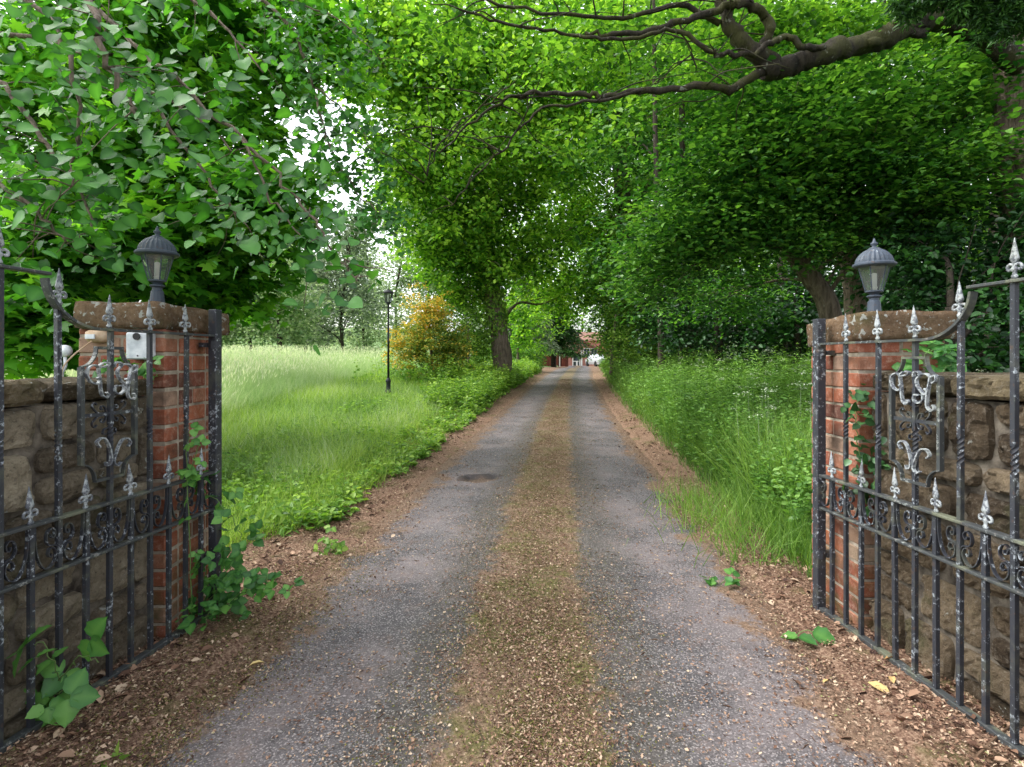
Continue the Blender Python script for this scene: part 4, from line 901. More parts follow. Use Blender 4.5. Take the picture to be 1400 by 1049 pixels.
# -- the big bough tree at the right edge
def z7(x, y, Z): return P(800+x*.4289, y*.4289, Z)
oak = empty('oak_tree', tuple(P(1415, 500, 6.6)*np.array([1, 1, 0]))); tag(oak, 'old tree at right edge with a long mossy bough reaching across the top', 'tree'); ob_ = np.array(oak.location)
b = MB(); b.tube(cr([ob_-[0, 0, .3], P(1415, 400, 6.6), P(1408, 250, 6.6), P(1402, 120, 6.6), P(1395, 20, 6.6), P(1385, -150, 6.6)], 6), np.linspace(.36, .24, 31), 16, lump=.25); b.build('trunk', M['bark'], oak, True, True)
BO = [([z7(1420, 240, 6.5), z7(1340, 170, 6.4), z7(1250, 105, 6.3), z7(1150, 70, 6.2), z7(1060, 65, 6.1), z7(960, 115, 6.0), z7(860, 148, 6.0), z7(770, 170, 5.9), z7(690, 195, 5.9), z7(620, 215, 5.9), z7(560, 225, 5.9)], .135, .10),
      ([z7(1080, 105, 6.1), z7(1000, 110, 6.0), z7(900, 140, 5.9)], .05, .05),
      ([z7(600, 210, 5.9), z7(520, 150, 5.8), z7(470, 95, 5.8), z7(445, 40, 5.8), z7(430, -60, 5.8)], .10, .05),
      ([z7(545, 180, 5.85), z7(590, 110, 5.8), z7(575, 55, 5.8), z7(520, 20, 5.7), z7(465, 15, 5.7), z7(400, 40, 5.7), z7(300, 75, 5.7), z7(200, 100, 5.7), z7(90, 110, 5.7), z7(0, 105, 5.7)], .055, .02),
      ([z7(760, 150, 5.8), z7(700, 150, 5.7), z7(640, 115, 5.7), z7(595, 135, 5.6), z7(540, 168, 5.6), z7(440, 172, 5.6), z7(380, 150, 5.6), z7(280, 98, 5.6), z7(150, 122, 5.6), z7(0, 118, 5.6), z7(-100, 100, 5.6), z7(-250, 80, 5.6), z7(-400, 30, 5.6)], .035, .012),
      ([z7(580, 225, 5.9), z7(500, 265, 5.8), z7(460, 288, 5.8), z7(380, 275, 5.7), z7(200, 290, 5.7), z7(60, 305, 5.7), z7(0, 300, 5.7), P(730, 128, 5.7), P(690, 138, 5.7), P(650, 165, 5.7), P(600, 210, 5.7)], .05, .008),
      ([z7(200, 290, 5.7), P(800, 140, 5.6), P(740, 150, 5.6), P(700, 190, 5.6), P(660, 230, 5.6), P(620, 280, 5.6)], .018, .005),
      ([z7(430, 75, 5.8), z7(300, 20, 5.8), z7(150, 50, 5.7), z7(0, 50, 5.7), P(700, 10, 5.7), P(620, -10, 5.7)], .03, .012),
      ([P(730, 128, 5.7), P(660, 145, 5.6), P(600, 200, 5.6), P(580, 250, 5.6)], .010, .004),
      ([z7(300, 75, 5.7), z7(330, 150, 5.7), z7(355, 215, 5.7)], .010, .004)]
b = MB(); bc = []
for pl, r0, r1 in BO:
    c = cr(pl, 5); c[1:-1] += rng.normal(0, .012, (len(c)-2, 3)); b.tube(c, np.linspace(r0, r1, len(c)), 10, lump=.35); bc.append(c)
for c in bc[2:]:
    for _ in range(9):
        k_ = rng.integers(3, len(c)); limb(b, c[k_], c[k_]+rng.normal(0, 1, 3)*np.array([.5, .4, .3])+np.array([-.2, 0, .1]), .009, .003, .05, 6, 5)
b.build('bough', M['barkbough'], oak, True, True)
parts_ = []
for bl, k_ in ((ell(700, 60, 6.6, 120, 45, .7), 40), (ell(850, 50, 7.2, 140, 45, .8), 110), (ell(1000, 40, 7.4, 130, 50, .8), 130), (ell(1150, 30, 7.4, 140, 50, .8), 160), (ell(1300, 40, 7.6, 120, 70, .8), 170), (ell(1340, 110, 7.6, 70, 50, .8), 70), (ell(600, 20, 6.6, 100, 40, .7), 40), (ell(1100, -90, 6.6, 400, 60, 1.6), 90), (ell(600, 180, 6.5, 60, 50, .6), 16), (ell(760, 170, 6.5, 120, 40, .6), 34)):
    parts_.append(leaves(clumps_in(bl, k_), 20, .3, .085, OVAL, .35, .25, None, ob_, .5))
link('crown', fast_mesh('oak_crown', parts_), M['wood'], oak)
# -- conifer sprays at the very top right
y_ = empty('yew_tree', (6.2, 3.6, 0)); tag(y_, 'yew with drooping needle sprays at the top right corner', 'tree')
b = MB(); b.tube(cr([(6.2, 3.6, -.2), (6.15, 3.65, 2), (6.0, 3.8, 4.5)], 4), [.3]*9, 10, lump=.2); b.build('trunk', M['barkdark'], y_, True, True)
nd = []; b = MB()
for i in range(60):
    s = P(rng.uniform(1265, 1460), rng.uniform(-60, 8), rng.uniform(4.0, 4.8)); e = s+np.array([-.18+rng.normal(0, .1), rng.normal(0, .1), -.05-.26*rnd(1)[0]]); c = cr([s, (s+e)/2+[0, 0, .03], e], 6); b.tube(c, .003, 4)
    for q in c:
        for _ in range(5): nd.append(q+rng.normal(0, .014, 3))
for i in range(5): limb(b, (6.0, 3.9, 3.6+i*.1), P(1230+i*45, -40, 4.4), .04, .006, .05)
b.build('limb', M['barkdark'], y_, True, True); nd = np.array(nd)
link('crown', fast_mesh('yew_crown', [leaves(nd, 7, .035, .06, LANCE, .6, .5, None, np.array(y_.location), .9)]), M['needle'], y_)
# -- laurel and holly mass behind the right wall
tree('laurel_bush', 'dark glossy evergreen bush filling the gap behind the right hand wall', 'evergreens behind the right wall', [P(1300, 520, 5.6)-np.array([0, 0, .5]), P(1300, 420, 5.6)], [.09, .05],
     [ell(1290, 400, 6.2, 90, 90, .9), ell(1390, 360, 6.2, 80, 120, .9), ell(1360, 470, 5.4, 90, 60, .7), ell(1250, 330, 7.2, 80, 60, .8), ell(1470, 420, 5.6, 80, 130, .9)], [230, 230, 150, 110, 120], 16, .17, .075, OVAL, M['darkleaf'], M['barkdark'], 'bush', twigs=8, tilt=.8, flat=.8, limbr=.4)
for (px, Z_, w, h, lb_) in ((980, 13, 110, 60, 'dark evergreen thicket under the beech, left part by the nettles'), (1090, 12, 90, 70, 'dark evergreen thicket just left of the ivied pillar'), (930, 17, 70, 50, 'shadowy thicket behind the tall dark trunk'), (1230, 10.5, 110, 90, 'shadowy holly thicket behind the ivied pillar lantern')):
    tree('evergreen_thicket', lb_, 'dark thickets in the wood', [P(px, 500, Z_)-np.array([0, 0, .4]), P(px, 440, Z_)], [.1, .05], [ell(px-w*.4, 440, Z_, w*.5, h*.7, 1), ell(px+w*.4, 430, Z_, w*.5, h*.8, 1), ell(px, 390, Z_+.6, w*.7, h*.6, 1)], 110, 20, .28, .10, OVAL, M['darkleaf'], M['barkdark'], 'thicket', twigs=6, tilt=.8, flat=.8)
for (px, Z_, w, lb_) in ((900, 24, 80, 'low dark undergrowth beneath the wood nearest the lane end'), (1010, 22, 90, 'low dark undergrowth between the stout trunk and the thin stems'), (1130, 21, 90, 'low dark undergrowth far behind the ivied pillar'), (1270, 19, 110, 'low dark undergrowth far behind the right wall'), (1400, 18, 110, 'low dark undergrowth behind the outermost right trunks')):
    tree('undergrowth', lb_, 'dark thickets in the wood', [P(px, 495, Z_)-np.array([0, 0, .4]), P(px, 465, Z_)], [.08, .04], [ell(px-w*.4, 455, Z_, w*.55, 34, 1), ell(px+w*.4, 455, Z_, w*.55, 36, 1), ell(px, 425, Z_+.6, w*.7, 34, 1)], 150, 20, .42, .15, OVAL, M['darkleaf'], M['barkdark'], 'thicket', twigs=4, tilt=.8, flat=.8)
# trunks standing in the dark wood
TK = [(905, 15, 10, 'a'), (945, 18, 12, 'b'), (985, 14, 8, 'c'), (1030, 17, 16, 'd'), (1075, 13, 9, 'e'), (1120, 19, 20, 'f'), (1215, 14, 18, 'g'), (1290, 16, 22, 'h'), (1345, 12, 14, 'i'), (1440, 15, 25, 'j')]
TL = ['thin dark trunked tree nearest the drive in the right wood', 'second dark trunk in the right wood, slightly leaning', 'thin stem behind the nettles in the right wood', 'stout dark trunk deep in the right wood', 'thin stem just left of the twin leaning stems', 'stout trunk deep in the wood behind the twin stems', 'trunk directly behind the right lantern', 'tall trunk rising behind the right gate curve', 'dark trunk behind the right wall near the frame edge', 'outermost dark trunk beyond the right wall']
for i, ((px, Z_, w, _), lb_) in enumerate(zip(TK, TL)):
    p0 = P(px, 500, Z_); p0[2] = float(H(p0[0], Z_))-.3; r_ = w/F*Z_*.5; ln = rng.normal(0, 14)
    tree('woodland_tree', lb_, 'trees in the right hand wood', [p0, P(px+ln*.3, 400, Z_), P(px+ln, 250, Z_), P(px+ln*1.4, 60, Z_), P(px+ln*1.5, -60, Z_)], [r_, r_*.85, r_*.75, r_*.55, r_*.3],
         [ell(px+rng.normal(0, 40), 290, Z_+1, 85, 55, 1.6), ell(px+rng.normal(0, 40), 180, Z_+1, 95, 70, 1.8), ell(px+rng.normal(0, 30), 60, Z_+1, 100, 80, 2), ell(px+rng.normal(0, 40), 365, Z_+2, 70, 40, 1.6)], [70, 90, 90, 60], 26, .5, .15, OVAL, M['wood'] if i % 3 else M['beech'], M['barkdark'], twigs=5, tilt=.7, limbr=.35)
# far woodland mass behind everything on the right and beyond the lane
parts_ = []
for (px, py, Z_, w, h, k_) in ((950, 250, 34, 140, 230, 420), (1120, 250, 32, 150, 240, 460), (1300, 250, 30, 160, 250, 460), (1480, 250, 30, 140, 250, 300), (840, 330, 44, 70, 120, 170), (720, 200, 40, 160, 170, 420), (560, 60, 42, 70, 80, 110), (860, 50, 40, 200, 120, 360)):
    parts_.append(leaves(clumps_in(ell(px, py, Z_, w, h, 3), k_), 26, .9, .34, DIAM, .6, .2, None, (0, 0, 0), .8))
tag(link('far_woodland', fast_mesh('far_woodland', parts_), M['wood']), 'dense mass of green woodland far behind the right hand trees', 'woodland', kind='stuff')
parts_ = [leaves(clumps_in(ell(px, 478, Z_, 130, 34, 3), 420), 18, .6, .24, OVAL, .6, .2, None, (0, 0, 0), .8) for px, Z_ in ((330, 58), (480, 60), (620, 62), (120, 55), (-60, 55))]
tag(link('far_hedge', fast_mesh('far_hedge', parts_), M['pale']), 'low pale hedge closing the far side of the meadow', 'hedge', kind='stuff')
# ivy on the big left trunk
def ivy_on(label, path, rad, n, size, face=None):
    c = cr(path, 10); k_ = rng.integers(0, len(c), n); a = rnd(n)*2*PI; rr = np.interp(k_, [0, len(c)-1], rad)
    nr = np.stack([np.cos(a), np.sin(a), rng.normal(.2, .25, n)], 1); p = c[k_]+nr*(rr*(1+.25*rnd(n)))[:, None]+rng.normal(0, .05, (n, 3))
    tp = np.stack([rng.normal(0, .4, n), rng.normal(0, .4, n), -np.ones(n)], 1)
    tag(link('ivy', fast_mesh('ivy', [inst(*OVAL, p, frames(nr+rng.normal(0, .3, (n, 3)), tp), size*(.6+.8*rnd(n)), np.clip(rng.normal(.6, .25, n), 0, 1))]), M['weed']), label, 'ivy', 'ivy climbing the trunks')
ivy_on('ivy wrapped round the big leaning trunk left of the drive', [P(680, 455, 22), P(672, 400, 22), P(664, 340, 22), P(660, 260, 22)], [.36, .55], 3200, .12)
ivy_on('ivy clothing the tall dark trunk right of the drive', [P(866, 500, 23), P(861, 430, 23), P(858, 350, 23), P(850, 250, 23)], [.5, .6], 2600, .12)
# ------------------------------------------------------------------ verge plants
def blades(n, xf, ya, yb, h0, h1, w, tl, e=1.0, lean=.35, cond=None):
    y = scatter_y(n, ya, yb, e); x = xf(n, y); ok = (np.abs(x) < y*1.02+.4)
    if cond is not None: ok &= cond(x, y)
    x, y = x[ok], y[ok]; n = len(x); a = rnd(n)*2*PI
    up = np.stack([rng.normal(0, lean, n), rng.normal(0, lean, n), np.ones(n)], 1); z = unit(up); yv = np.stack([np.cos(a), np.sin(a), np.zeros(n)], 1); yv = unit(yv-z*np.sum(yv*z, 1)[:, None]); xv = np.cross(yv, z)
    h = h0+(h1-h0)*rnd(n); ww = w*(1+y*.10)
    patch = np.array([mnoise.noise(Vector((q*.8, r*.5, 0))) for q, r in zip(x, y)])
    h = h*(1+.5*patch); sc = np.stack([ww*(.6+.8*rnd(n)), h*(.5+rnd(n)), h], 1)
    return inst(*BLADE, np.stack([x, y, Hbase(x, y)-.02], 1), np.stack([xv, yv, z], 2), sc, np.clip(tl[0]+(tl[1]-tl[0])*rnd(n)+patch*.4, 0, 1))
edge = lambda x, y: np.abs(x-cxf(y))
nz = lambda x, y, s: np.array([mnoise.noise(Vector((q*s, r*s, 5))) for q, r in zip(x, y)])
clearL = lambda x, y: (y > 3.45) | (x > -1.5)
parts_ = [blades(60000, lambda n, y: cxf(y)-1.68-.22*rnd(n)-rnd(n)**1.0*(y*.75), 3.4, 20, .10, .26, .0038, (.1, .9), 1.3, cond=lambda x, y: (edge(x, y) > 1.62+.35*nz(x, y, 1.5)+.5*sm(6, 3.5, y)) & ((x > -2.3) | (y > 3.6))),
          blades(36000, lambda n, y: cxf(y)-2.3-rnd(n)*(y*.75), 6, 24, .18, .34, .0035, (.3, 1), 1.2)]
tag(link('verge_grass', fast_mesh('verge_grass_left', parts_), M['grass']), 'fresh green grass between the drive and the pale meadow on the left', 'grass', kind='stuff')
parts_ = [blades(54000, lambda n, y: cxf(y)+1.68+.2*rnd(n)+rnd(n)**1.2*(y*.6), 3.3, 24, .10, .34, .0038, (.0, .75), 1.3, cond=lambda x, y: (edge(x, y) > 1.62+.3*nz(x, y, 1.5)) & ((x < 1.9) | (y > 3.5))),
          blades(900, lambda n, y: 1.72+rng.normal(0, .2, n), 3.6, 5.4, .18, .36, .0035, (.2, .8), 1, .5)]
parts_.append(blades(26000, lambda n, y: cxf(y)+1.9+rnd(n)*(y*.55), 4.2, 26, .45, .95, .0040, (.3, 1), 1.2, .3, cond=lambda x, y: (edge(x, y) > 1.85+.3*nz(x, y, 1.5)) & ((x < 2.0) | (y > 4.0))))
tag(link('verge_grass', fast_mesh('verge_grass_right', parts_), M['grassdeep']), 'long lush grass along the right edge of the drive by the pillar', 'grass', kind='stuff')
parts_ = [blades(120000, lambda n, y: cxf(y)-4.2-.15*y-rnd(n)*y*1.1, 8, 38, .38, .72, .0030, (.2, .85), .9, .26, cond=lambda x, y: edge(x, y) > 3.6+.9*nz(x, y, .7)+sm(14, 24, y)*1.6),
          blades(26000, lambda n, y: cxf(y)-2.4-rnd(n)*y*.9, 4.5, 16, .18, .42, .0026, (.1, .8), 1.0, .3, cond=lambda x, y: (edge(x, y) > 2.1+.7*nz(x, y, .9)) & (nz(x, y, .55) > -.15-.05*(y-5)) & ((x > -2.3) | (y > 3.8)))]
_y = scatter_y(30000, 6.5, 40, .9); _x = cxf(_y)-4.2-.15*_y-rnd(len(_y))*_y*1.1; _ok = (np.abs(_x) < _y*1.02) & (edge(_x, _y) > 3.8+.9*nz(_x, _y, .7)+sm(14, 24, _y)*1.6); _x, _y = _x[_ok], _y[_ok]; _n = len(_x)
_a = rnd(_n)*2*PI; _up = unit(np.stack([rng.normal(.15, .25, _n), rng.normal(0, .2, _n), np.ones(_n)], 1)); _xv = unit(np.cross(_up, np.stack([np.cos(_a), np.sin(_a), 0*_a], 1))); _yv = np.cross(_up, _xv); _h = .55+.4*rnd(_n)
parts_.append(inst(*BLADE, np.stack([_x, _y, Hbase(_x, _y)], 1), np.stack([_xv, _yv, _up], 2), np.stack([.002*(1+_y*.1), _h*.1, _h], 1), np.full(_n, .5)))
parts_.append(inst([(-.5, 0, .45), (.5, 0, .45), (0, 0, 0), (0, 0, 1.25)], [(0, 2, 1), (0, 1, 3)], np.stack([_x, _y, Hbase(_x, _y)], 1)+_up*_h[:, None]*.93+_yv*_h[:, None]*.045, np.stack([_xv, _yv, _up], 2), np.stack([.008*(1+_y*.07), .01+0*_y, .085*(.7+.6*rnd(_n))], 1), .85+.15*rnd(_n)))
tag(link('meadow_grass', fast_mesh('meadow_grass', parts_), M['meadow']), 'pale seeding hay grass of the meadow on the left', 'grass', kind='stuff')
def weeds(n, xf, ya, yb, h0, h1, size, npl=12, e=1.2, cond=None, tm=OVAL, spread=.07):
    y = scatter_y(n, ya, yb, e); x = xf(n, y)
    ok = np.abs(x) < y*1.02+.4
    if cond is not None: ok &= cond(x, y)
    x, y = x[ok], y[ok]; n = len(x); h = (h0+(h1-h0)*rnd(n))*(1+.5*nz(x, y, .9)); ct = rng.normal(0, .14, n)+.3*nz(x, y, .6)
    k_ = npl; f = rnd(n*k_)**.7; X_ = np.repeat(x, k_); Y_ = np.repeat(y, k_); Hh = np.repeat(h, k_); a = rnd(n*k_)*2*PI; dr = np.stack([np.cos(a), np.sin(a)], 1)
    ln = np.repeat(rng.normal(0, .15, (n, 2)), k_, 0); sz = size*(1+Y_*.03)*(.6+.8*rnd(n*k_))*(1.15-.5*f)
    p = np.stack([X_+ln[:, 0]*f*Hh+dr[:, 0]*spread*.3, Y_+ln[:, 1]*f*Hh+dr[:, 1]*spread*.3, Hbase(X_, Y_)+f*Hh], 1)
    nr = np.stack([-dr[:, 0]*.25+rng.normal(0, .35, n*k_), -dr[:, 1]*.25+rng.normal(0, .35, n*k_), np.ones(n*k_)], 1); tp = np.stack([dr[:, 0], dr[:, 1], rng.normal(-.1, .3, n*k_)], 1)
    out = [inst(*tm, p, frames(nr, tp), sz, np.clip(.45+np.repeat(ct, k_)+rng.normal(0, .15, n*k_)+.2*f, 0, 1))]
    up = unit(np.stack([ln[::k_, 0], ln[::k_, 1], np.ones(n)], 1)); xv = unit(np.cross(up, np.array([[0, 1., .01]]).repeat(n, 0))); yv = np.cross(up, xv)
    out.append(inst(*BLADE, np.stack([x, y, Hbase(x, y)-.02], 1), np.stack([xv, yv, up], 2), np.stack([np.full(n, .006)*(1+y*.06), h*.02, h], 1), np.full(n, .35)))
    return out
parts_ = weeds(7000, lambda n, y: cxf(y)+1.8+rnd(n)**.8*(y*.55), 3.9, 26, .25, .8, .05, 20, 1.2, cond=lambda x, y: (edge(x, y) > 1.75+.25*nz(x, y, 1.3)) & ((x < 2.0) | (y > 3.8)))
parts_ += weeds(3200, lambda n, y: cxf(y)+1.9+rnd(n)*3.5, 6.5, 34, .55, 1.15, .085, 24, 1.1, tm=LANCE)
tag(link('nettles', fast_mesh('nettles', parts_), M['nettle']), 'dense nettles and cow parsley on the right hand bank', 'weeds', kind='stuff')
_n = 220; _y = scatter_y(_n, 4.5, 22, 1.1); _x = cxf(_y)+2.0+rnd(_n)*_y*.5; _ok = (np.abs(_x) < _y) & ((_x < 2.0) | (_y > 4.6)); _x, _y = _x[_ok], _y[_ok]; _n = len(_x); _h = .7+.5*rnd(_n)
_k = 26; _q = np.repeat(np.stack([_x, _y, Hbase(_x, _y)+_h], 1), _k, 0)+rng.normal(0, 1, (_n*_k, 3))*np.array([.035, .035, .012])
M['flower'] = simplemat('cow_parsley_flower', lambda n: n.pbsdf((.52, .58, .42), .8))
_fp = [inst(*DIAM, _q, rotrand(_n*_k, .4), .012+.010*rnd(_n*_k), rnd(_n*_k))]
_up = unit(np.stack([rng.normal(0, .04, _n), rng.normal(0, .04, _n), np.ones(_n)], 1)); _xv = unit(np.cross(_up, np.tile([[0, 1., .01]], (_n, 1)))); _fp.append(inst(*BLADE, np.stack([_x, _y, Hbase(_x, _y)-.02], 1), np.stack([_xv, np.cross(_up, _xv), _up], 2), np.stack([np.full(_n, .005), _h*.01, _h+.02], 1), np.full(_n, .5)))
tag(link('cow_parsley', fast_mesh('cow_parsley', _fp), M['flower']), 'thin cow parsley stalks with faded cream heads among the nettles', 'wildflowers', kind='stuff')
parts_ = weeds(1300, lambda n, y: cxf(y)-1.75-rnd(n)*1.3, 12, 34, .25, .7, .065, 20, .8)
parts_ += weeds(1500, lambda n, y: cxf(y)-1.65-rnd(n)**1.4*2.6, 4.3, 14, .05, .2, .062, 9, 1.1, cond=lambda x, y: (edge(x, y) > 1.7+.3*nz(x, y, 1.3)) & ((x > -2.2) | (y > 3.6)))
parts_ += weeds(700, lambda n, y: P(640, 480, 20)[0]+rng.normal(0, 1.2, n), 17, 23, .4, .9, .08, 18, 1.0, cond=lambda x, y: edge(x, y) > 1.7)
tag(link('verge_weeds', fast_mesh('verge_weeds', parts_), M['weed']), 'leafy weeds and dandelions along the left edge of the drive', 'weeds', kind='stuff')
# individual brambles, ivy and sprigs near the gates
def creeper(name, label, cat, pts, n, spread, size, mat, tm=OVAL, stemr=.003, group=None, nrm=(0, -.6, .8), tilt=.45, trif=True, bias=0, near=True):
    if tm is OVAL and near: tm = BRAM
    base = np.asarray(pts[0][0]); g = empty(name, tuple(base)); tag(g, label, cat, group)
    b = MB(); P_ = []
    for path in pts:
        c = cr(path, 7); c[1:-1] += rng.normal(0, spread*.12, (len(c)-2, 3)); b.tube(c, np.linspace(stemr, stemr*.5, len(c)), 5); P_.append(c)
    b.build('stem', M['stem'], g, True, True)
    allc = np.concatenate([c[1:] for c in P_]); k_ = rng.integers(0, len(allc), n); q = allc[k_]+rng.normal(0, spread, (n, 3)); 
    m = 3 if trif else 1; q = np.repeat(q, m, 0); N2 = len(q); a0 = np.repeat(rnd(n)*2*PI, m)+np.tile(np.arange(m)*1.35-1.35 if m > 1 else [0], n)
    nb_ = np.repeat(np.array(nrm)[None]+rng.normal(0, tilt, (n, 3)), m, 0); e1 = unit(np.cross(nb_, np.array([[.3, .2, 1.]]))); e2 = unit(np.cross(unit(nb_), e1))
    tp = e1*np.cos(a0)[:, None]+e2*np.sin(a0)[:, None]
    link('leaves', fast_mesh('leaves', [inst(tm[0], tm[1], q+tp*size*.12, frames(nb_+rng.normal(0, .12, (N2, 3)), tp), np.stack([size*1.25*(.65+.6*np.repeat(rnd(n), m))]*3, 1)*np.array([1.15, 1, 1]), np.clip(.45+bias+rng.normal(0, .2, N2), 0, 1), base, tm[2] if len(tm) > 2 else None)]), mat, g)
    return g
creeper('bramble', 'bramble sprawling out from the foot of the doorbell pillar over the litter', 'bramble', [lp([(262, 848, 2.95), (300, 800, 2.9), (330, 740, 2.9), (300, 690, 2.9), (258, 660, 2.9)]), lp([(275, 850, 2.95), (320, 820, 2.85), (355, 790, 2.8), (370, 800, 2.8)]), lp([(275, 845, 2.95), (290, 760, 2.9), (340, 760, 2.8)]), lp([(300, 850, 2.9), (290, 820, 2.85), (280, 860, 2.75)])], 95, .055, .042, M['bramble'])
creeper('bramble', 'sprig of broad bramble leaves growing through the left gate bars', 'bramble', [lp([(75, 985, 2.12), (80, 930, 2.08), (60, 885, 2.02), (30, 880, 2.0)]), lp([(80, 930, 2.08), (110, 900, 2.02), (135, 905, 2.0)]), lp([(75, 985, 2.12), (60, 950, 2.1), (95, 950, 2.06)])], 14, .05, .060, M['bramble'], bias=.2)
creeper('bramble', 'young green shoots climbing the doorbell pillar beside the hinge post', 'bramble', [lp([(262, 850, 2.80), (258, 700, 2.74), (255, 620, 2.72), (262, 590, 2.72)]), lp([(255, 660, 2.74), (268, 620, 2.7), (275, 600, 2.7)])], 16, .02, .032, M['bramble'], bias=.2)
creeper('bramble', 'leafy sprig hanging on top of the left wall behind the monogram', 'bramble', [lp([(210, 525, 2.64), (180, 500, 2.62), (150, 495, 2.6), (140, 520, 2.6)]), lp([(210, 520, 2.64), (200, 495, 2.62), (218, 500, 2.62)])], 15, .022, .034, M['bramble'], bias=.1)
creeper('ivy', 'glossy ivy climbing the corner where the right pillar meets the wall', 'ivy', [lp([(1185, 690, 2.72), (1175, 620, 2.74), (1170, 565, 2.74), (1176, 540, 2.74)]), lp([(1190, 690, 2.7), (1200, 640, 2.7), (1205, 600, 2.7)])], 110, .028, .034, M['ivy'], trif=False)
creeper('bramble', 'bright leafy sprig on top of the right wall against the pillar', 'bramble', [lp([(1320, 512, 2.8), (1295, 485, 2.72), (1270, 480, 2.66), (1262, 498, 2.66)]), lp([(1320, 512, 2.8), (1300, 500, 2.68), (1285, 510, 2.64)])], 24, .035, .042, M['bramble'])
creeper('weed_clump', 'small low leafy weed at the right edge of the tarmac', 'weed', [lp([(985, 800, 3.35), (970, 790, 3.33)]), lp([(985, 800, 3.35), (995, 788, 3.32)])], 9, .03, .035, M['bramble'])
creeper('weed_clump', 'small leafy weed among litter at the left edge of the tarmac', 'weed', [lp([(455, 755, 3.9), (440, 745, 3.9)]), lp([(455, 755, 3.9), (462, 742, 3.88)])], 14, .035, .038, M['weed'])
creeper('wilted_leaf', 'limp pale green fallen leaf lying before the right gate', 'leaf', [lp([(1120, 868, 2.68), (1100, 862, 2.7), (1085, 874, 2.68)])], 3, .012, .075, M['bramble'], nrm=(0, -.1, 1), tilt=.15, trif=False)
creeper('weed_clump', 'tiny weed sprouting from moss at the bottom left of the frame', 'weed', [lp([(150, 1046, 1.87), (135, 1040, 1.87)])], 6, .016, .036, M['grass'], tm=LANCE)
creeper('fern', 'shaggy tuft of young leaves in litter at the foot of the bank on the left', 'fern', [lp([(400, 730, 4.2), (395, 700, 4.2)])], 14, .06, .07, M['weed'], tm=LANCE)
# single dead leaves and twigs
def ground_at(px, py):
    z_ = 1.37*F/(py-HY); p = P(px, py, z_); p[2] = float(H(p[0], p[1])); return p
M['dry'] = simplemat('dry_leaf', lambda n: n.pbsdf(n.ramp(tintattr(n), [(0, (.16, .09, .05)), (.5, (.40, .24, .10)), (1, (.62, .47, .20))]), .7))
DL = [(1186, 938, .072, 'long yellow dry leaf lying before the right gate', .9), (1232, 905, .06, 'curled orange dead leaf under the right gate rail', .5), (1222, 940, .05, 'small tan dead leaf right of the long yellow one', .7), (1125, 935, .035, 'small pale dead leaf on the litter left of the yellow one', .8), (88, 1000, .05, 'yellow dead leaf at the foot of the left gate', 1.), (160, 880, .055, 'brown curled leaf behind the left gate bars', .2), (340, 912, .05, 'whitish scrap of bark on the tarmac at left', 1.), (715, 857, .04, 'dark dead leaf on the mossy crown of the drive', 0.)]
for px, py, s, lb_, t_ in DL:
    p = ground_at(px, py)+[0, 0, .016]; tv, tf = OVAL; R_ = rotrand(1, .25); v, f, tt = inst(tv, tf, np.zeros((1, 3)), R_, np.array([[s*.85, s*1.3, s*1.6]]), np.array([t_]))
    o = link('dead_leaf', fast_mesh('dead_leaf', [(v, f, tt)]), M['dry'], None, tuple(p)); tag(o, lb_, 'leaf', 'single dead leaves on the ground')
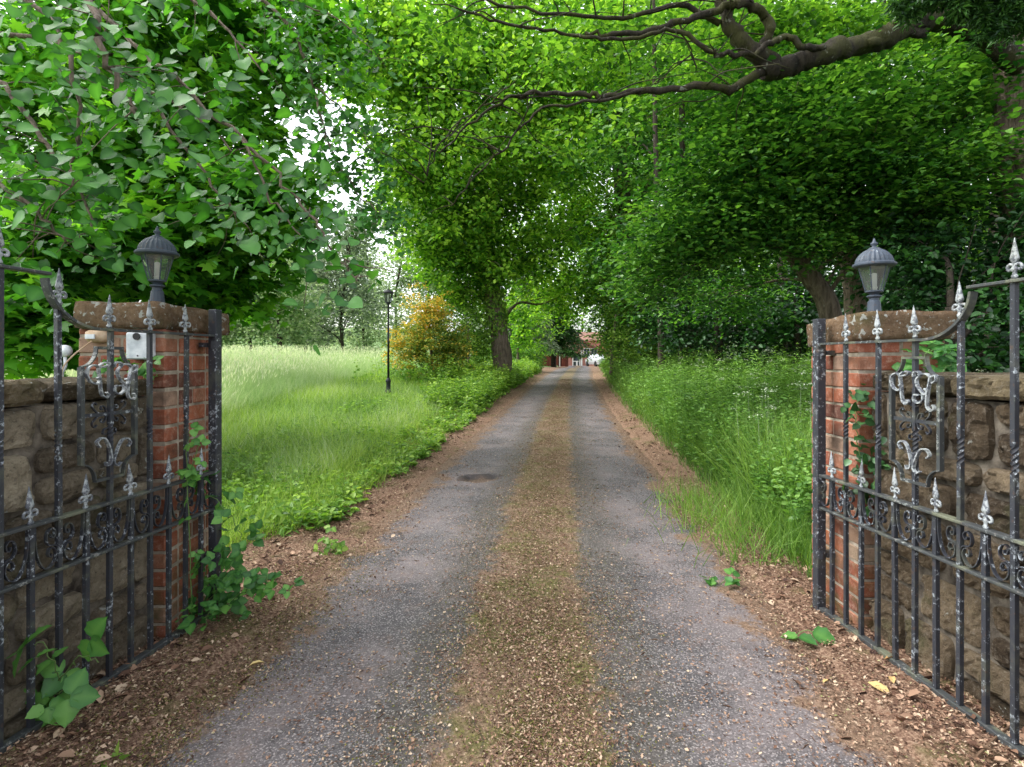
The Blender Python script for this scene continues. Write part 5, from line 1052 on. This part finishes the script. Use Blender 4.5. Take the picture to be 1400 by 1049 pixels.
for (a_, b_, c_, r_, lb_) in (((1335, 1040), (1365, 1010), (1398, 985), .006, 'bent brown twig under the right gate'), ((1260, 930), (1300, 925), (1340, 935), .004, 'thin twig on the litter by the right gate'), ((370, 795), (400, 803), (425, 812), .005, 'thin stick poking out of the bramble onto the tarmac'), ((1110, 845), (1140, 855), (1175, 872), .004, 'thin dry stem lying at the foot of the right post'), ((745, 912), (770, 945), (800, 975), .004, 'pale stick lying on the mossy crown of the drive')):
    q = [ground_at(*k_)+[0, 0, .012] for k_ in (a_, b_, c_)]; tag(MB().tube(cr(q, 5), np.linspace(r_, r_*.5, 11), 6).build('twig', M['twig']), lb_, 'twig', 'twigs on the ground')
# ------------------------------------------------------------------ light, sky, camera
w = bpy.data.worlds.new('World'); S.world = w; w.use_nodes = True; nt = w.node_tree; nt.nodes.clear(); n = N(nt)
SUN_EL, SUN_AZ = 52, -85          # azimuth measured clockwise from +y
sky = n('ShaderNodeTexSky', sky_type='NISHITA', sun_disc=False, sun_elevation=math.radians(SUN_EL), sun_rotation=math.radians(SUN_AZ), air_density=1.0, dust_density=3.0, ozone_density=1.0)
hs = n('ShaderNodeHueSaturation', {'Saturation': .22, 'Value': 3.7, 'Color': sky.outputs[0]})
bg = n('ShaderNodeBackground', {'Color': hs.outputs[0], 'Strength': .15}); out = n('ShaderNodeOutputWorld', {0: bg.outputs[0]})
sun = bpy.data.lights.new('sun', 'SUN'); sun.energy = 2.3; sun.angle = math.radians(35); sun.color = (1, .965, .91)
so = bpy.data.objects.new('sun', sun); C.objects.link(so); az, el = math.radians(SUN_AZ), math.radians(SUN_EL)
dirv = Vector((math.sin(az)*math.cos(el), math.cos(az)*math.cos(el), math.sin(el))); so.rotation_euler = dirv.to_track_quat('Z', 'Y').to_euler(); so.location = (0, -5, 20)
cam = bpy.data.cameras.new('camera'); co = bpy.data.objects.new('camera', cam); C.objects.link(co); S.camera = co
co.location = (0, 0, CAMH); co.rotation_euler = (PI/2, 0, 0); cam.sensor_width = 36; cam.lens = F/1400*36; cam.shift_y = -(524.5-HY)/1400; cam.clip_start = .05; cam.clip_end = 3000
S.render.resolution_x = 1024; S.render.resolution_y = 767
S.view_settings.view_transform = 'Standard'; S.view_settings.look = 'None'; S.view_settings.exposure = 0
S.render.engine = 'CYCLES'; S.cycles.max_bounces = 8; S.cycles.transparent_max_bounces = 8; S.cycles.transmission_bounces = 6; S.cycles.diffuse_bounces = 5
